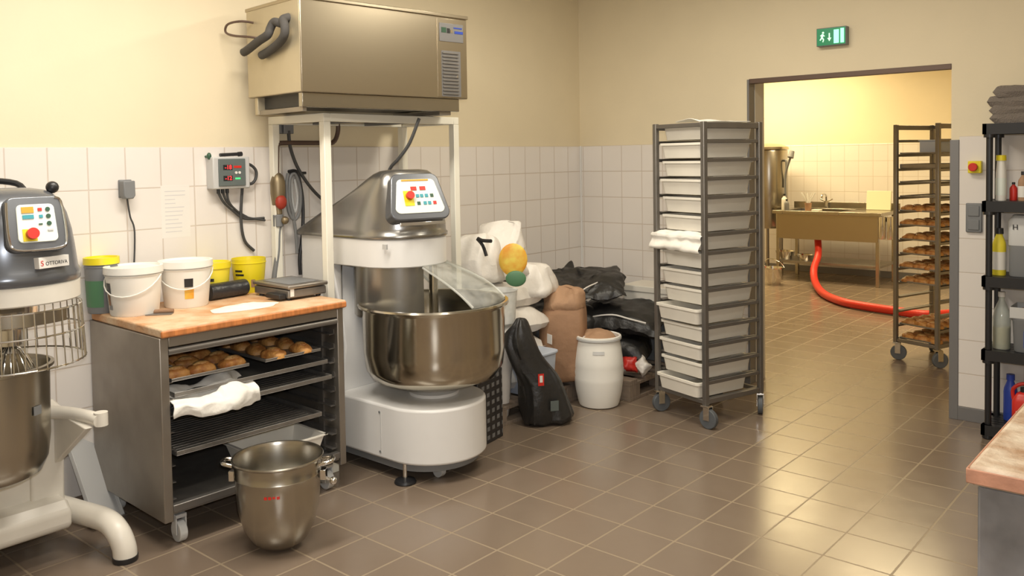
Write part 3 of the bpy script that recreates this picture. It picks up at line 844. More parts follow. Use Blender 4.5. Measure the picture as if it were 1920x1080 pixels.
# valve cluster with brown pipe
vc = thing('pipe_assembly', 'brown gas pipe with brass valves and red handle inside the cream frame', 'pipe', (wx, -2.78, 1.35))
oy = 2.78; oz = -1.35
def V(u, v, x=.06): 
    p = at(u, v, x, 0); return (x - wx, p.y + oy, p.z + oz)
MB().tube([V(634, 228), V(633, 250), V(624, 267), V(600, 268), V(530, 268), V(521, 272), V(520, 285), V(520, 330)], .013, 12, 4).build('pipe', 'brownpipe', vc)
MB().lathe([(0, -.11), (.02, -.11), (.034, -.09), (.04, -.03), (.04, .03), (.03, .065), (.014, .08), (0, .08)], V(521, 352, .06), 20).build('filter_bowl', 'brass', vc)
MB().cyl(V(520, 372), V(522, 402), .022, seg=14).build('valve_body', 'brass', vc, bevel=.003)
q = V(527, 379, .09); MB().ball(q, .034, sx=.7, sz=1.15).build('valve_handle', 'redhandle', vc)
MB().cyl(V(521, 402), V(522, 425), .028, seg=12).build('coupling', 'greyplastic', vc, bevel=.004)
q = V(534, 413, .09); MB().ball(q, .022).build('knob', 'brass', vc)
MB().tube([V(524, 425), V(522, 440), V(521, 470), V(517, 500), V(512, 535)], .014, 10, 5).build('flex_hose', 'greyplastic', vc)
# hose loops hung on a hook
hl = thing('hose_coil', 'looped black and grey hose hanging behind the left mixer head', 'hose', (wx, -2.69, 1.4))
oy = 2.69; oz = -1.4
MB().box(-.0, .05, -.05, .03, .125, .14).build('hanger', 'black', hl, bevel=.003)
MB().tube([V(541, 322), V(556, 322), V(563, 345), V(568, 385), V(567, 440), V(562, 480), V(563, 515)], .010, 8, 5).build('loop', 'black', hl)
MB().tube([V(540, 325), V(537, 350), V(541, 395), V(552, 412), V(562, 395), V(563, 355), V(553, 326), V(544, 335), V(543, 370), V(549, 400), V(555, 440), V(557, 475)], .009, 8, 5).build('loop', 'greyplastic', hl)
MB().tube([V(546, 330, .04), V(548, 372, .04), V(553, 398, .04), V(558, 372, .04), V(552, 335, .04)], .008, 8, 5).build('loop', 'lightgrey', hl)
# sockets up under the frame with a black cable going down to the mixer
wk = thing('power_socket', 'grey twin socket high on the wall inside the frame, cable hanging', 'socket', (wx, -2.79, 1.78))
oy = 2.79; oz = -1.78
MB().box(0, .05, -.055, -.022, -.03, .025).box(0, .055, -.012, .05, -.03, .028).build('housing', 'greyplastic', wk, bevel=.004)
MB().tube([V(541, 245), V(544, 275), V(556, 310), V(574, 340), V(592, 362), V(612, 380), V(640, 400)], .0095, 8, 5).build('cable', 'cable', wk)
# cable dropping from under the unit to the mixer head
ck = thing('power_cable', 'black cable running from the frame top down into the mixer hood', 'cable', (.45, -2.4, 1.6))
MB().tube([at(786, 222, -2.33, 1) - Vector((.45, -2.4, 1.6)), at(768, 268, -2.38, 1) - Vector((.45, -2.4, 1.6)), at(748, 297, -2.42, 1) - Vector((.45, -2.4, 1.6)), at(732, 315, -2.44, 1) - Vector((.45, -2.4, 1.6)), at(722, 345, -2.44, 1) - Vector((.45, -2.4, 1.6))], .009, 8, 5).build('cord', 'cable', ck)

# =================================================================== PLANETARY MIXER (left edge)
PX, PY = .55, -4.365
pm = thing('planetary_mixer', 'grey and white planetary mixer at the left edge of the room', 'mixer', (PX, PY, 0))
pz = [(1.17, -.50, .246, .236, 2.1), (1.175, -.50, .252, .240, 2.1), (1.205, -.50, .253, .241, 2.1), (1.22, -.495, .245, .232, 2.1), (1.30, -.46, .236, .220, 2.2), (1.36, -.42, .226, .210, 2.3),
      (1.42, -.35, .208, .195, 2.4), (1.46, -.28, .188, .178, 2.5), (1.49, -.2, .160, .155, 2.6), (1.508, -.14, .130, .125, 2.6), (1.516, -.08, .09, .08, 2.6)]
MB().rings(hood_rings(pz)).build('hood', 'hood2', pm, angle=60)
MB().rings(hood_rings([(1.10, -.3, .242, .232, 2.1), (1.105, -.3, .248, .238, 2.1), (1.165, -.3, .248, .238, 2.1), (1.170, -.3, .244, .234, 2.1)])).build('head_band', 'cast', pm)
Pp = basis((.232, .022, 1.392), (.05, 1, 0), (-.24, 0, .97)) @ Matrix.Diagonal((.76, .78, 1, 1))
MB().prism(slab(.128, .135, .128, .045), -.06, .008, M=Pp).build('panel_bezel', 'hood2', pm, bevel=.006)
MB().tube([Pp @ Vector((x, y, .010)) for x, y in ((-.118, .10), (-.124, .0), (-.120, -.09), (-.095, -.118), (0, -.124), (.095, -.118), (.120, -.09), (.124, 0), (.116, .10), (.09, .118))], .004, 8, 3).build('bezel_trim', 'chrome', pm)
pn = MB().prism(slab(.082, .086, .088, .022), .004, .013, M=Pp).build('control_panel', 'panel', pm, bevel=.002)
z = .013
on(Pp, -.035, .062, .026, .014, 'orange', 'badge', pn, z=z); on(Pp, .018, .062, .009, .007, 'red', 'display', pn, z=z)
on(Pp, -.035, .030, .024, .009, 'teal', 'display', pn, z=z); on(Pp, .02, .030, .008, .007, 'teal', 'button', pn, z=z)
for y in (.062, .030, -.004): on(Pp, .052, y, .008, 0, 'darkgreen', 'button', pn, z=z, rd=True)
on(Pp, .015, -.006, .008, .003, 'darkgreen', 'button', pn, z=z); on(Pp, .055, -.035, .012, .004, 'lightgrey', 'print_mark', pn, z=z)
on(Pp, -.036, -.054, .030, .028, 'yellow', 'stop_plate', pn, z=z, d=.002)
on(Pp, -.028, -.05, .020, 0, 'red', 'stop_button', pn, z=z, rd=True, d=.022)
# name plate
Pn = basis((.246, .072, 1.252), (-.28, .96, 0), (-.04, -.0, 1))
np_ = MB().box(-.060, .060, -.020, .020, -.03, .003, M=Pn).build('name_plate', 'label', pm, bevel=.001)
text('plate_letter', 'S', .027, 'red', np_, Pn @ Matrix.Translation((-.048, -.002, .0032)))
text('plate_lettering', 'OTTORIVA', .0185, 'black', np_, Pn @ Matrix.Translation((.009, -.004, .0032)), sx=.95)
q_ = at(98, 351, PX + .07, 0)
# lever with black ball, hose at the back
lv = MB().cyl((.03, .13, 1.46), (.068, q_.y - PY, q_.z), .008, seg=10).build('lever', 'chrome', pm)
q = at(98, 351, PX + .07, 0); MB().ball((.07, q.y - PY, q.z), .023).build('lever_knob', 'black', lv)
MB().tube([(-.10, .12, 1.47), (-.16, .10, 1.53), (-.25, -.02, 1.54), (-.35, -.15, 1.50)], .012, 8, 5).build('cable', 'black', pm)
# column (white casting) at the back
MB().prism([(-.50, .12), (-.24, .12), (-.22, .5), (-.24, 1.12), (-.50, 1.12)], -.15, .15, 'y').build('column', 'cast', pm, bevel=.02, seg=3)
# bowl
bc = (-.035, -.065, 0)
MB().lathe([(0, .41), (.06, .412), (.12, .425), (.165, .45), (.188, .50), (.198, .58), (.203, .84), (.218, .845), (.218, .856), (.205, .858), (.198, .84), (.192, .60), (.18, .51), (.155, .465), (0, .43)], bc, 56).build('bowl', 'steel', pm)
bk = MB().box(-.018, .018, -.016, .016, 0, .003, M=basis((bc[0] + .1765, bc[1] + .10, .70), (-.5, .87, 0), (0, 0, 1))).build('bowl_badge', 'greyplastic', pm)
# whisk and tool shaft
MB().cyl((-.0, 0, 1.0), (0, 0, 1.12), .10, .105, 32).cyl((0, 0, .93), (0, 0, 1.0), .04, .04, 24).build('tool_shaft', 'chrome', pm)
wh = MB()
for k in range(10):
    a = PI * k / 10
    pp = []
    for i in range(17):
        t = i / 16 * PI; rr_ = .10 * math.sin(t) ** .6 * (1 if i <= 16 else 1)
        s = -1 if False else 1
        pp.append((rr_ * math.cos(a) * math.cos(0), rr_ * math.sin(a), .94 - .45 * i / 16))
    wh.tube(pp, .0025, 5, 1)
    wh.tube([(-p[0], -p[1], p[2]) for p in pp], .0025, 5, 1)
wh.build('whisk', 'chrome', pm)
# wire guard, swung a little open
ring = MB()
for z_, r_ in ((1.075, .245), (.985, .25), (.87, .255)):
    ring.tube([(r_ * math.cos(2 * PI * i / 36) + .0, r_ * math.sin(2 * PI * i / 36), z_) for i in range(37)], .0035, 6, 1)
for i in range(44):
    a = 2 * PI * i / 44
    ring.cyl((.245 * math.cos(a), .245 * math.sin(a), 1.08), (.255 * math.cos(a), .255 * math.sin(a), .865), .0024, seg=6)
ring.build('wire_guard', 'chrome', pm)
MB().lathe([(.24, 1.03), (.246, 1.03), (.246, 1.075), (.24, 1.075), (.24, 1.03)], (0, 0, 0), 24, a0=R(-110), a1=R(30)).build('guard_collar', 'steel', pm)
# bowl yoke
for s in (-1, 1):
    yk = MB()
    yk.tube([(-.24, s * .13, .60), (-.12, s * .22, .60), (.03, s * .262, .60), (.10, s * .275, .595)], .026, 12, 5)
    yk.cyl((.09, s * .285, .572), (.09, s * .285, .625), .026, seg=16)
    yk.build('yoke_arm', 'cast', pm)
MB().prism([(-.26, .34), (.10, .575), (-.26, .60)], .22, .25, 'y').build('yoke_gusset', 'cast', pm, bevel=.004)
MB().prism([(-.30, .12), (-.22, .12), (-.20, .60), (-.30, .62)], .13, .26, 'y').build('frame_side', 'cast', pm, bevel=.01)
# base with tube legs
MB().prism([(-.50, .12), (-.12, .12), (-.10, .14), (-.10, .20), (-.14, .235), (-.50, .25)], -.22, .24, 'y').build('base', 'cast', pm, bevel=.02, seg=3)
for s, f_ in ((1, 1.0), (-1, .60)):
    MB().tube([(-.46, s * .17, .16), (-.35, s * .25 * f_, .155), (-.15, s * .305 * f_, .15), (-.02, s * .34 * f_, .142), (.055, s * .35 * f_, .112), (.082, s * .36 * f_, .06), (.088, s * .362 * f_, .016)], .046, 18, 6).build('leg', 'cast', pm)
    lg = MB().lathe([(0, 0), (.046, 0), (.049, .006), (.049, .022), (0, .022)], (.088, s * .362 * f_, 0)).build('leg_pad', 'black', pm)
    f = MB().cyl((-.49, s * .25, .02), (-.49, s * .25, .1), .03, seg=16).build('rear_foot', 'cast', pm)
    MB().cyl((-.49, s * .25, 0), (-.49, s * .25, .02), .036, seg=16).build('foot_pad', 'black', f)
# tray leaning against the cabinet side behind the mixer leg
a_ = at(255, 962, 0.0); b_ = at(213, 988, 0.0)
lt_top = Vector((a_.x - .16, a_.y - .145, .40))
Lt = thing('leaning_tray', 'light grey metal tray leaning between the left mixer and cabinet', 'tray', (a_.x, a_.y - .045, 0))
ex = Vector((b_.x - a_.x, b_.y - a_.y, 0)).normalized()
A_ = Vector((0, -.02, .006)); tp = Vector((-.31, -.02, .44)); wv = ex * .17
mb = MB()
Q = basis(A_, tp, wv); Lg = tp.length
mb.box(0, Lg, 0, .17, 0, .004, M=Q).box(0, Lg, 0, .005, -.0, .022, M=Q).box(0, Lg, .165, .17, 0, .022, M=Q).box(0, .005, 0, .17, 0, .022, M=Q).box(Lg - .005, Lg, 0, .17, 0, .022, M=Q)
mb.build('pan', 'lightgrey', Lt, bevel=.0015)

# =================================================================== LOOSE MIXING BOWL ON THE FLOOR
lb = thing('mixing_bowl', 'deep stainless mixing bowl standing on the floor before the cabinet', 'bowl', (1.015, -3.53, 0))
RB = .186
MB().lathe([(0, 0), (.055, .0), (.075, .008), (.115, .04), (.148, .10), (.168, .18), (.176, .28), (.178, .33), (.180, .333), (.178, .336), (.182, .395), (.190, .400), (.193, .406), (.190, .411), (.183, .409), (.177, .395), (.172, .28), (.160, .17), (.14, .10), (.10, .04), (0, .014)], (0, 0, 0), 72).build('shell', 'steel', lb)
rt = Vector((RIGHT.x, RIGHT.y, 0)).normalized()
for s in (-1, 1):
    p = rt * s
    t_ = Vector((-p.y, p.x, 0))
    h_ = MB()
    h_.tube([p * .182 - t_ * .035 + Vector((0, 0, .375)), p * .225 - t_ * .03 + Vector((0, 0, .385)), p * .235 + Vector((0, 0, .385)), p * .225 + t_ * .03 + Vector((0, 0, .385)), p * .182 + t_ * .035 + Vector((0, 0, .375))], .010, 10, 4)
    h_.box(-.02, .02, -.012, .012, -.035, .01, M=basis(p * .195 + Vector((0, 0, .335)), t_, Vector((0, 0, 1)).cross(t_)))
    h_.build('handle', 'chrome', lb, bevel=.002)
q = rt * .235 + Vector((0, 0, .29)); MB().ball(q, .017).build('lock_knob', 'chrome', lb)
MB().tube([rt * .18 + Vector((0, 0, .31)), q], .008, 8, 1).build('lock_pin', 'chrome', lb)
fd = Vector((CAM.x - 1.015, CAM.y + 3.53, 0)).normalized(); sd = Vector((-fd.y, fd.x, 0))
ang = math.atan2(fd.y, fd.x) - R(9)
for k in range(4):
    a = ang + R(5.5 * (k - 1.5))
    MB().box(-.006, .006, -.006 if k != 2 else -.003, .006, 0, .001, M=basis(Vector((.1765 * math.cos(a), .1765 * math.sin(a), .285)), (-math.sin(a), math.cos(a), 0), (0, 0, 1))).build('stamp_mark', 'red', lb)
for ch in lb.children: ch.scale = (.97, .97, .935)
# film scrap inside the bowl
def fsc(a, b):
    q = Vector(((a - .5) * .2, (b - .5) * .2, .24)); n_ = nvec(q * 13 + Vector((3, 1, 2)))
    return Vector((1.015, -3.53, -.02)) + q + n_ * .05
tag(MB().sheet(fsc, 16, 16, .002).build('plastic_film', 'film', sub=1), 'crumpled clear film lying inside the floor mixing bowl', 'film')

# =================================================================== SACKS, BARREL, PALLETS
def pallet(label, loc, rz, lx, ly):
    p = thing('wooden_pallet', label, 'pallet', loc, rz)
    for k in range(5):
        y = -ly + k * (2 * ly - .09) / 4
        MB().box(-lx, lx, y, y + .09, .115, .135).build('deck_board', 'pallet', p, bevel=.002)
    for x in (-lx, -.04, lx - .08):
        for y in (-ly, -.06, ly - .12): MB().box(x, x + .08, y, y + .12, .022, .095).build('block', 'pallet', p, bevel=.002)
        MB().box(x, x + .08, -ly, ly, .095, .115).build('stringer', 'pallet', p, bevel=.002)
        MB().box(x, x + .08, -ly, ly, 0, .022).build('runner', 'pallet', p, bevel=.002)
    return p


pallet('dusty wooden pallet under the black sacks by the far corner', (.56, -.46, 0), 0, .46, .42)
pallet('dusty wooden pallet under the white sacks beside the mixer', (.37, -1.44, 0), 0, .34, .42)
# white flour sacks, stacked
TZP = .136
wsk = [((.34, -1.50, TZP + .075), .33, .24, .175, 0, 'bottom'), ((.33, -1.52, TZP + .245), .31, .24, .17, 1, 'second'), ((.35, -1.50, TZP + .41), .32, .25, .17, 2, 'third'), ((.31, -1.50, TZP + .57), .31, .25, .17, 3, 'fourth')]
for (c_, lx, ly, h_, sd_, nm) in wsk:
    o = MB().pillow((0, 0, 0), lx, ly, h_ * 1.0, 0, .02, 5, sd_, flat=.38).build('flour_sack', 'whitesack')
    o.location = c_
    tag(o, 'plump white flour sack beside the mixer bowl, %s from the floor in its stack' % nm if nm != 'bottom' else 'plump white flour sack, lowest of the stack beside the mixer bowl', 'sack')
# upright opened white sack on top with colourful print
def bagst(st, seed, m, name, label, amp=.02, fr=7, n=2.8, cat='sack', cap1=True, seg=32, sub=1, loc=(0, 0, 0)):
    t = thing(name, label, cat, loc)
    o = MB().loft([(s[0] - loc[0], s[1] - loc[1], s[2] - loc[2], s[3], s[4], s[5]) for s in st], seg, n, amp, fr, seed, True, cap1).build('bag', m, t, sub=sub)
    return t


tw = bagst([(.36, -1.42, .80, .22, .17, .6), (.36, -1.42, .86, .20, .16, .6), (.36, -1.42, .93, .18, .14, .6), (.35, -1.42, 1.02, .17, .12, .6), (.35, -1.40, 1.08, .15, .08, .6), (.35, -1.38, 1.13, .15, .045, .6), (.36, -1.37, 1.17, .15, .02, .6)], 5, 'whitesack', 'flour_sack', 'white sack printed with a yellow and orange picture atop the stack', .05, 8, loc=(.36, -1.42, .86))
px_ = Vector((CAM.x - .36, CAM.y + 1.42, 0)).normalized()
def patch(u0, v0, pts, m, name, parent, off, dist, th=.003):
    """printed patch set on a plane facing px_ through the bag front"""
    pass
pO = at(962, 487, -1.585, 1) - Vector((.36, -1.42, .86))
pr = MB().ball((0, 0, 0), .088, sx=1, sy=1.15, sz=.16, seg=24).xf(basis(pO, RIGHT, (0, 0, 1)))
pr.build('printed_picture', 'sunyellow', tw)
pr = MB().ball((0, 0, 0), .07, sx=.9, sy=.7, sz=.18, seg=24).xf(basis(pO + Vector((.02, .0, -.115)), RIGHT, (0, 0, 1)))
pr.build('printed_picture', 'green', tw)
tw3 = bagst([(.50, -1.27, 0.67, .17, .16, .3), (.50, -1.27, 0.75, .18, .16, .3), (.48, -1.27, 0.83, .17, .13, .3), (.47, -1.27, 0.89, .14, .09, .3), (.47, -1.27, 0.92, .10, .04, .3)], 15, 'whitesack', 'flour_sack', 'crumpled white bag on the stack above the brown paper sack', .05, 8, loc=(.50, -1.27, .72))
tw2 = bagst([(.40, -1.66, .80, .16, .14, .5), (.40, -1.66, .86, .15, .14, .5), (.41, -1.67, .95, .14, .12, .5), (.40, -1.66, 1.03, .13, .09, .5), (.40, -1.65, 1.08, .12, .05, .5), (.40, -1.64, 1.11, .11, .025, .5)], 9, 'whitesack', 'flour_sack', 'white sack with a black scoop handle across it, nearest the mixer guard', .045, 8, loc=(.40, -1.66, .86))
def Pq(u, v, y=-1.80): return at(u, v, y, 1)
sc = thing('black_scoop', 'black bent-handled tool lying on the white sack by the mixer guard', 'tool', Pq(900, 455))
o0 = Pq(900, 455)
MB().tube([Pq(895, 448) - o0, Pq(905, 460) - o0, Pq(912, 480) - o0], .010, 8, 3).build('handle', 'black', sc)
MB().tube([Pq(896, 447) - o0, Pq(905, 451) - o0, Pq(921, 452) - o0], .011, 8, 3).build('head', 'black', sc)
# clear tub on the near sacks, with film
ct = thing('clear_tub', 'pale translucent tub standing among the white sacks behind the mixer', 'tub', (.63, -1.71, .60))
MB().lathe([(0, 0), (.09, 0), (.10, .01), (.115, .20), (.12, .205), (.112, .20), (.095, .012), (0, .01)], (0, 0, 0), 32, sx=1.0, sy=1.0).build('wall', 'film', ct)
# lower white sack standing on floor under it (long tail)
bagst([(.60, -1.69, .002, .05, .05, .7), (.60, -1.69, .05, .065, .06, .7), (.60, -1.69, .3, .075, .07, .7), (.61, -1.70, .45, .11, .10, .7), (.62, -1.70, .55, .12, .11, .7), (.62, -1.70, .59, .06, .05, .7)], 12, 'whitesack', 'flour_sack', 'narrow white sack standing on the floor behind the black bag', .02, 6, loc=(.60, -1.69, 0))
# pale blue tub to its right
pbx = MB().loft([(0, 0, 0, .14, .10, 0), (0, 0, .006, .145, .105, 0), (0, 0, .24, .16, .12, 0), (0, 0, .25, .17, .13, 0), (0, 0, .262, .17, .13, 0)], 40, 6).build('storage_box', 'palebluetub', bevel=.002)
pbx.location = (.64, -1.46, .136); tag(pbx, 'pale blue plastic box standing behind the black printed bag', 'box')
# kraft paper sack open at the top
kb = bagst([(.66, -1.12, .137, .12, .10, .5), (.66, -1.12, .16, .14, .125, .5), (.66, -1.12, .35, .148, .13, .5), (.66, -1.12, .50, .150, .13, .5), (.66, -1.12, .58, .145, .11, .5), (.65, -1.10, .63, .13, .085, .5), (.65, -1.10, .68, .14, .06, .5), (.64, -1.10, .73, .14, .035, .5)], 3, 'kraft', 'paper_sack', 'brown paper sack with crumpled top beside the white barrel', .02, 8, n=4, loc=(.66, -1.12, .137))
MB().loft([(0, .0, .45, .150, .125, .5), (0, .0, .51, .13, .11, .5), (-.01, .01, .57, .135, .075, .5), (-.01, .01, .61, .12, .03, .5)], 28, 2.6, .05, 13, 8).build('crumpled_top', 'kraft2', kb, sub=1)
MB().box(-.035, .035, -.022, .022, 0, .003, M=basis((.155, -.02, .29), (.6, .8, 0), (.05, 0, 1))).build('tag', 'label', kb)
MB().box(-.028, .028, -.03, .03, 0, .003, M=basis((.015, -.155, .30), (.8, -.3, 0), (.05, 0, 1))).build('tag', 'label', kb)
# barrel
br = thing('barrel', 'white plastic barrel with open top beside the brown paper sack', 'barrel', (.89, -1.045, 0))
MB().lathe([(0, 0), (.10, 0), (.115, .008), (.122, .03), (.136, .10), (.144, .17), (.1455, .19), (.144, .20), (.147, .225), (.144, .25), (.1455, .26), (.143, .30), (.134, .38), (.126, .425), (.128, .432), (.134, .436), (.134, .452), (.126, .455), (.120, .45), (.120, .42), (.13, .36), (.138, .25), (.12, .05), (0, .02)], (0, 0, 0), 56).build('shell', 'bucket', br)
MB().lathe([(.127, .427), (.1365, .432), (.1365, .444), (.127, .446)], (0, 0, 0), 56).build('rim_ring', 'lightgrey', br)
MB().loft([(0, 0, .30, .115, .115, 0), (0, 0, .42, .112, .112, 0), (-.02, .01, .455, .09, .08, .2), (-.03, .01, .48, .06, .045, .2)], 24, 2.2, .03, 14, 4).build('liner_paper', 'kraft2', br, sub=1)
a = math.atan2(CAM.y + 1.065, CAM.x - .865)
MB().lathe([(.1405, .355), (.137, .375)], a0=a - R(14), a1=a + R(14), seg=8).build('faded_stamp', 'lightgrey', br)
for ch in br.children: ch.scale = (1.09, 1.09, 1.0)
# black bags heaped over the far sacks
def blk(name, label, c_, lx, ly, h_, rz, tilt, seed, m='blackbag', amp=.035, fr=4.5, flat=.35):
    t = thing(name, label, 'sack', c_, rz)
    MB().pillow((0, 0, 0), lx, ly, h_, 0, amp, fr, seed, tilt=tilt, flat=flat, n=26, ex=4).build('bag', m, t)
    return t


blk('black_sack', 'black sack lying on the pallet, lowest under the other black sacks', (.56, -.53, .22), .36, .26, .20, R(20), (0, 0), 1)
blk('black_sack', 'black sack sagging toward the paper sack below the top black one', (.38, -.77, .42), .27, .22, .22, R(55), (R(10), 0), 2)
tb = blk('black_sack', 'topmost black sack with a pale seam against the tiled corner', (.47, -.72, .685), .36, .24, .10, R(42), (R(16), R(-4)), 3, amp=.045)
MB().tube([(-.02, -.245, -.02), (.06, -.20, .025), (.16, -.10, .05), (.22, .03, .075), (.24, .12, .075)], .005, 8, 4).build('seam', 'label', tb)
MB().loft([(-.05, .20, .05, .07, .03, .3), (-.02, .24, .11, .045, .02, .3), (.0, .27, .155, .008, .008, .3)], 16, 2.4, .01, 9, 3).build('ear', 'blackbag', tb, sub=1)
t2 = blk('black_sack', 'broad black sack with a white seam behind the barrel and rack', (.72, -.50, .46), .33, .25, .15, R(12), (R(10), R(3)), 4, amp=.03)
MB().tube([(-.17, -.235, -.005), (-.15, -.215, .03), (.0, -.20, .055), (.13, -.22, .04), (.25, -.22, .02)], .006, 8, 4).build('seam', 'label', t2)
# colourful loose packs under
for k, (x, y, z_, m, lab) in enumerate(((.93, -.74, .20, 'red', 'red pack among the dark sacks behind the barrel'), (.86, -.80, .19, 'lightgrey', 'round grey pack among the dark sacks behind the barrel'), (1.0, -.70, .19, 'whitesack', 'small white pack beside the rack post among the dark sacks'))):
    o = MB().pillow((0, 0, 0), .05, .05, .07, .4 * k, .012, 14, k, n=12).xf(Matrix.Rotation(R(70), 4, 'X')).build('ingredient_pack', m)
    o.location = (x, y, z_ + .005); o.rotation_euler = (0, 0, R(30)); tag(o, lab, 'pack')
# white polystyrene box behind the rack
wb = thing('foam_box', 'white foam box on the sacks behind the left post of the tray rack', 'box', (.84, -.18, .33), 0)
MB().box(-.24, .24, -.13, .13, .12, .29).build('body', 'traywhite', wb, bevel=.006)
MB().box(-.25, .25, -.14, .14, .29, .335).build('lid', 'traywhite', wb, bevel=.006)
MB().box(-.24, .24, -.13, .13, -.193, .12).build('lower_crate', 'greyplastic', wb, bevel=.006)
# front black bag with print
bagc = (.87, -1.55, 0)
ra = math.atan2(.26, .17)
fb = thing('printed_bag', 'tall black printed bag standing on the floor beside the barrel', 'bag', bagc)
st = [(0, 0, .002, .165, .09, ra), (0, 0, .02, .175, .10, ra), (-.015, -.015, .12, .145, .088, ra), (-.035, -.04, .24, .122, .078, ra), (-.06, -.07, .33, .105, .068, ra), (-.09, -.11, .41, .105, .07, ra), (-.11, -.14, .48, .095, .07, ra), (-.115, -.15, .55, .075, .05, ra), (-.11, -.145, .61, .045, .03, ra), (-.10, -.14, .64, .02, .015, ra)]
MB().loft(st, 40, 2.6, .042, 10, 6).build('bag', 'blackbag', fb, sub=1)
e1 = Vector((math.cos(ra), math.sin(ra), 0)); e2 = Vector((e1.y, -e1.x, 0))
MB().box(-.018, .018, -.035, .035, 0, .004, M=basis(e2 * .104 + Vector((-.05, -.05, .29)), e1, Vector((-.02, -.02, 1)))).build('red_label', 'red', fb)
MB().box(-.009, .009, -.02, .02, 0, .006, M=basis(e2 * .104 + Vector((-.05, -.05, .295)), e1, Vector((-.02, -.02, 1)))).build('label_patch', 'label', fb)
MB().box(-.025, .025, -.03, .03, 0, .003, M=basis(e2 * .098 + e1 * .01 + Vector((0, 0, .13)), e1, Vector((0, -.06, 1)))).build('printed_block', 'boxgreen', fb)
# black crate stack behind mixer base
bcx = thing('crate', 'black perforated plastic crate on end behind the spiral mixer base', 'crate', (.80, -2.03, 0), R(10))
MB().box(-.04, .04, -.13, .13, 0, .40).build('shell', 'crate', bcx, bevel=.006)
# =================================================================== TRAY RACK 1
RW, RD, RH = .41, .46, 1.79
rth = R(-17)
Fp = Vector((1.66, -1.06, 0))
re1 = Vector((math.cos(rth), math.sin(rth), 0)); re2 = Vector((-re1.y, re1.x, 0))
rc = Fp - re1 * RW / 2 + re2 * RD / 2


def rack(label, loc, rz, W, D, H, slides, z0=.17, dz=.1085, tops='all'):
    t = thing('tray_rack', label, 'rack', loc, rz)
    p = .015
    for x in (-W / 2, W / 2):
        for y in (-D / 2, D / 2):
            MB().box(x - p, x + p, y - p, y + p, .135, H).build('post', 'rail', t, bevel=.004)
        MB().box(x - .012, x + .012, -D / 2 + p, D / 2 - p, H - .04, H - .005).build('side_bar', 'rail', t, bevel=.003)
        MB().box(x - .012, x + .012, -D / 2 + p, D / 2 - p, .14, .17).build('side_bar', 'rail', t, bevel=.003)
        s = -1 if x > 0 else 1
        for k in range(slides):
            z = z0 + .055 + k * dz
            xa, xb = sorted((x, x + s * .038))
            MB().box(x - .011, x + .011, -D / 2 + p, D / 2 - p, z - .022, z - .002).box(xa, xb, -D / 2 + p, D / 2 - p, z - .005, z - .002).build('slide', 'rail', t, bevel=.0015)
    for y in (-D / 2, D / 2):
        if tops == 'all' or y > 0: MB().box(-W / 2 + p, W / 2 - p, y - .012, y + .012, H - .03, H - .005).build('cross_bar', 'rail', t, bevel=.003)
        MB().box(-W / 2 + p, W / 2 - p, y - .012, y + .012, .14, .165).build('cross_bar', 'rail', t, bevel=.003)
    random.seed(int(W * 1000) + slides)
    for x in (-W / 2, W / 2):
        for y in (-D / 2, D / 2):
            a = random.uniform(0, PI)
            Mx = Matrix.Translation((x, y, 0)) @ Matrix.Rotation(a, 4, 'Z')
            c = MB().box(-.022, .03, -.022, .022, .125, .136, M=Mx).box(-.005, .035, -.022, -.018, .05, .13, M=Mx).box(-.005, .035, .018, .022, .05, .13, M=Mx).build('castor', 'chrome', t, bevel=.001)
            MB().cyl(Mx @ Vector((.02, -.015, .0575)), Mx @ Vector((.02, .015, .0575)), .0575, seg=28).build('wheel', 'rubber', c, bevel=.004)
    return t


NS = 15
rk = rack('tall steel castor rack filled with white dough trays before the doorway', rc, rth, RW, RD, RH, NS, .112, .1085)
ordn = ['lowest', 'second from the bottom', 'third from the bottom', 'fourth from the bottom', 'fifth from the bottom', 'sixth from the bottom', 'seventh from the bottom', 'middle, eighth from the top', 'seventh from the top', 'sixth from the top', 'fifth from the top', 'fourth from the top', 'third from the top', 'second from the top', 'topmost']
RM = Matrix.Translation(rc) @ Matrix.Rotation(rth, 4, 'Z')


def dough_tray():
    t = thing('dough_tray', 'x', 'tray')
    lx, ly, h = .174, .210, .092
    prof = [(lx - .03, ly - .03, 0), (lx - .012, ly - .012, .004), (lx, ly, h), (lx + .006, ly + .006, h), (lx + .006, ly + .006, h - .012), (lx + .008, ly + .008, h - .012), (lx + .008, ly + .008, h + .002), (lx - .006, ly - .006, h + .002), (lx - .018, ly - .018, .006), (lx - .03, ly - .03, .004)]
    rr = []
    for a, b, z_ in prof:
        ring = []
        r_ = .025
        for cx, cy, an in ((1, 1, 0), (-1, 1, 90), (-1, -1, 180), (1, -1, 270)):
            for i in range(5):
                q = R(an + 90 * i / 4); ring.append((cx * (a - r_) + r_ * math.cos(q), cy * (b - r_) + r_ * math.sin(q), z_))
        rr.append(ring)
    MB().rings(rr).build('pan', 'traywhite', t)
    return t


dtm = dough_tray()
random.seed(11)
for k in range(NS):
    z_ = .112 + .055 + k * .1085 - .0015
    off = random.choice([-.015, 0, .005, -.01])
    if k < 7: off -= random.choice([.0, .02, .035, .045])
    loc = RM @ Vector((random.uniform(-.004, .004), off, z_))
    lab = 'white plastic dough tray in the tall rack, ' + ordn[k]
    if k == 0: o = dtm; o.location = loc; o.rotation_euler = (0, 0, rth); o['label'] = lab
    else: o = dup(dtm, loc, rth, lab)
    o['group'] = 'white dough trays in the tall rack'
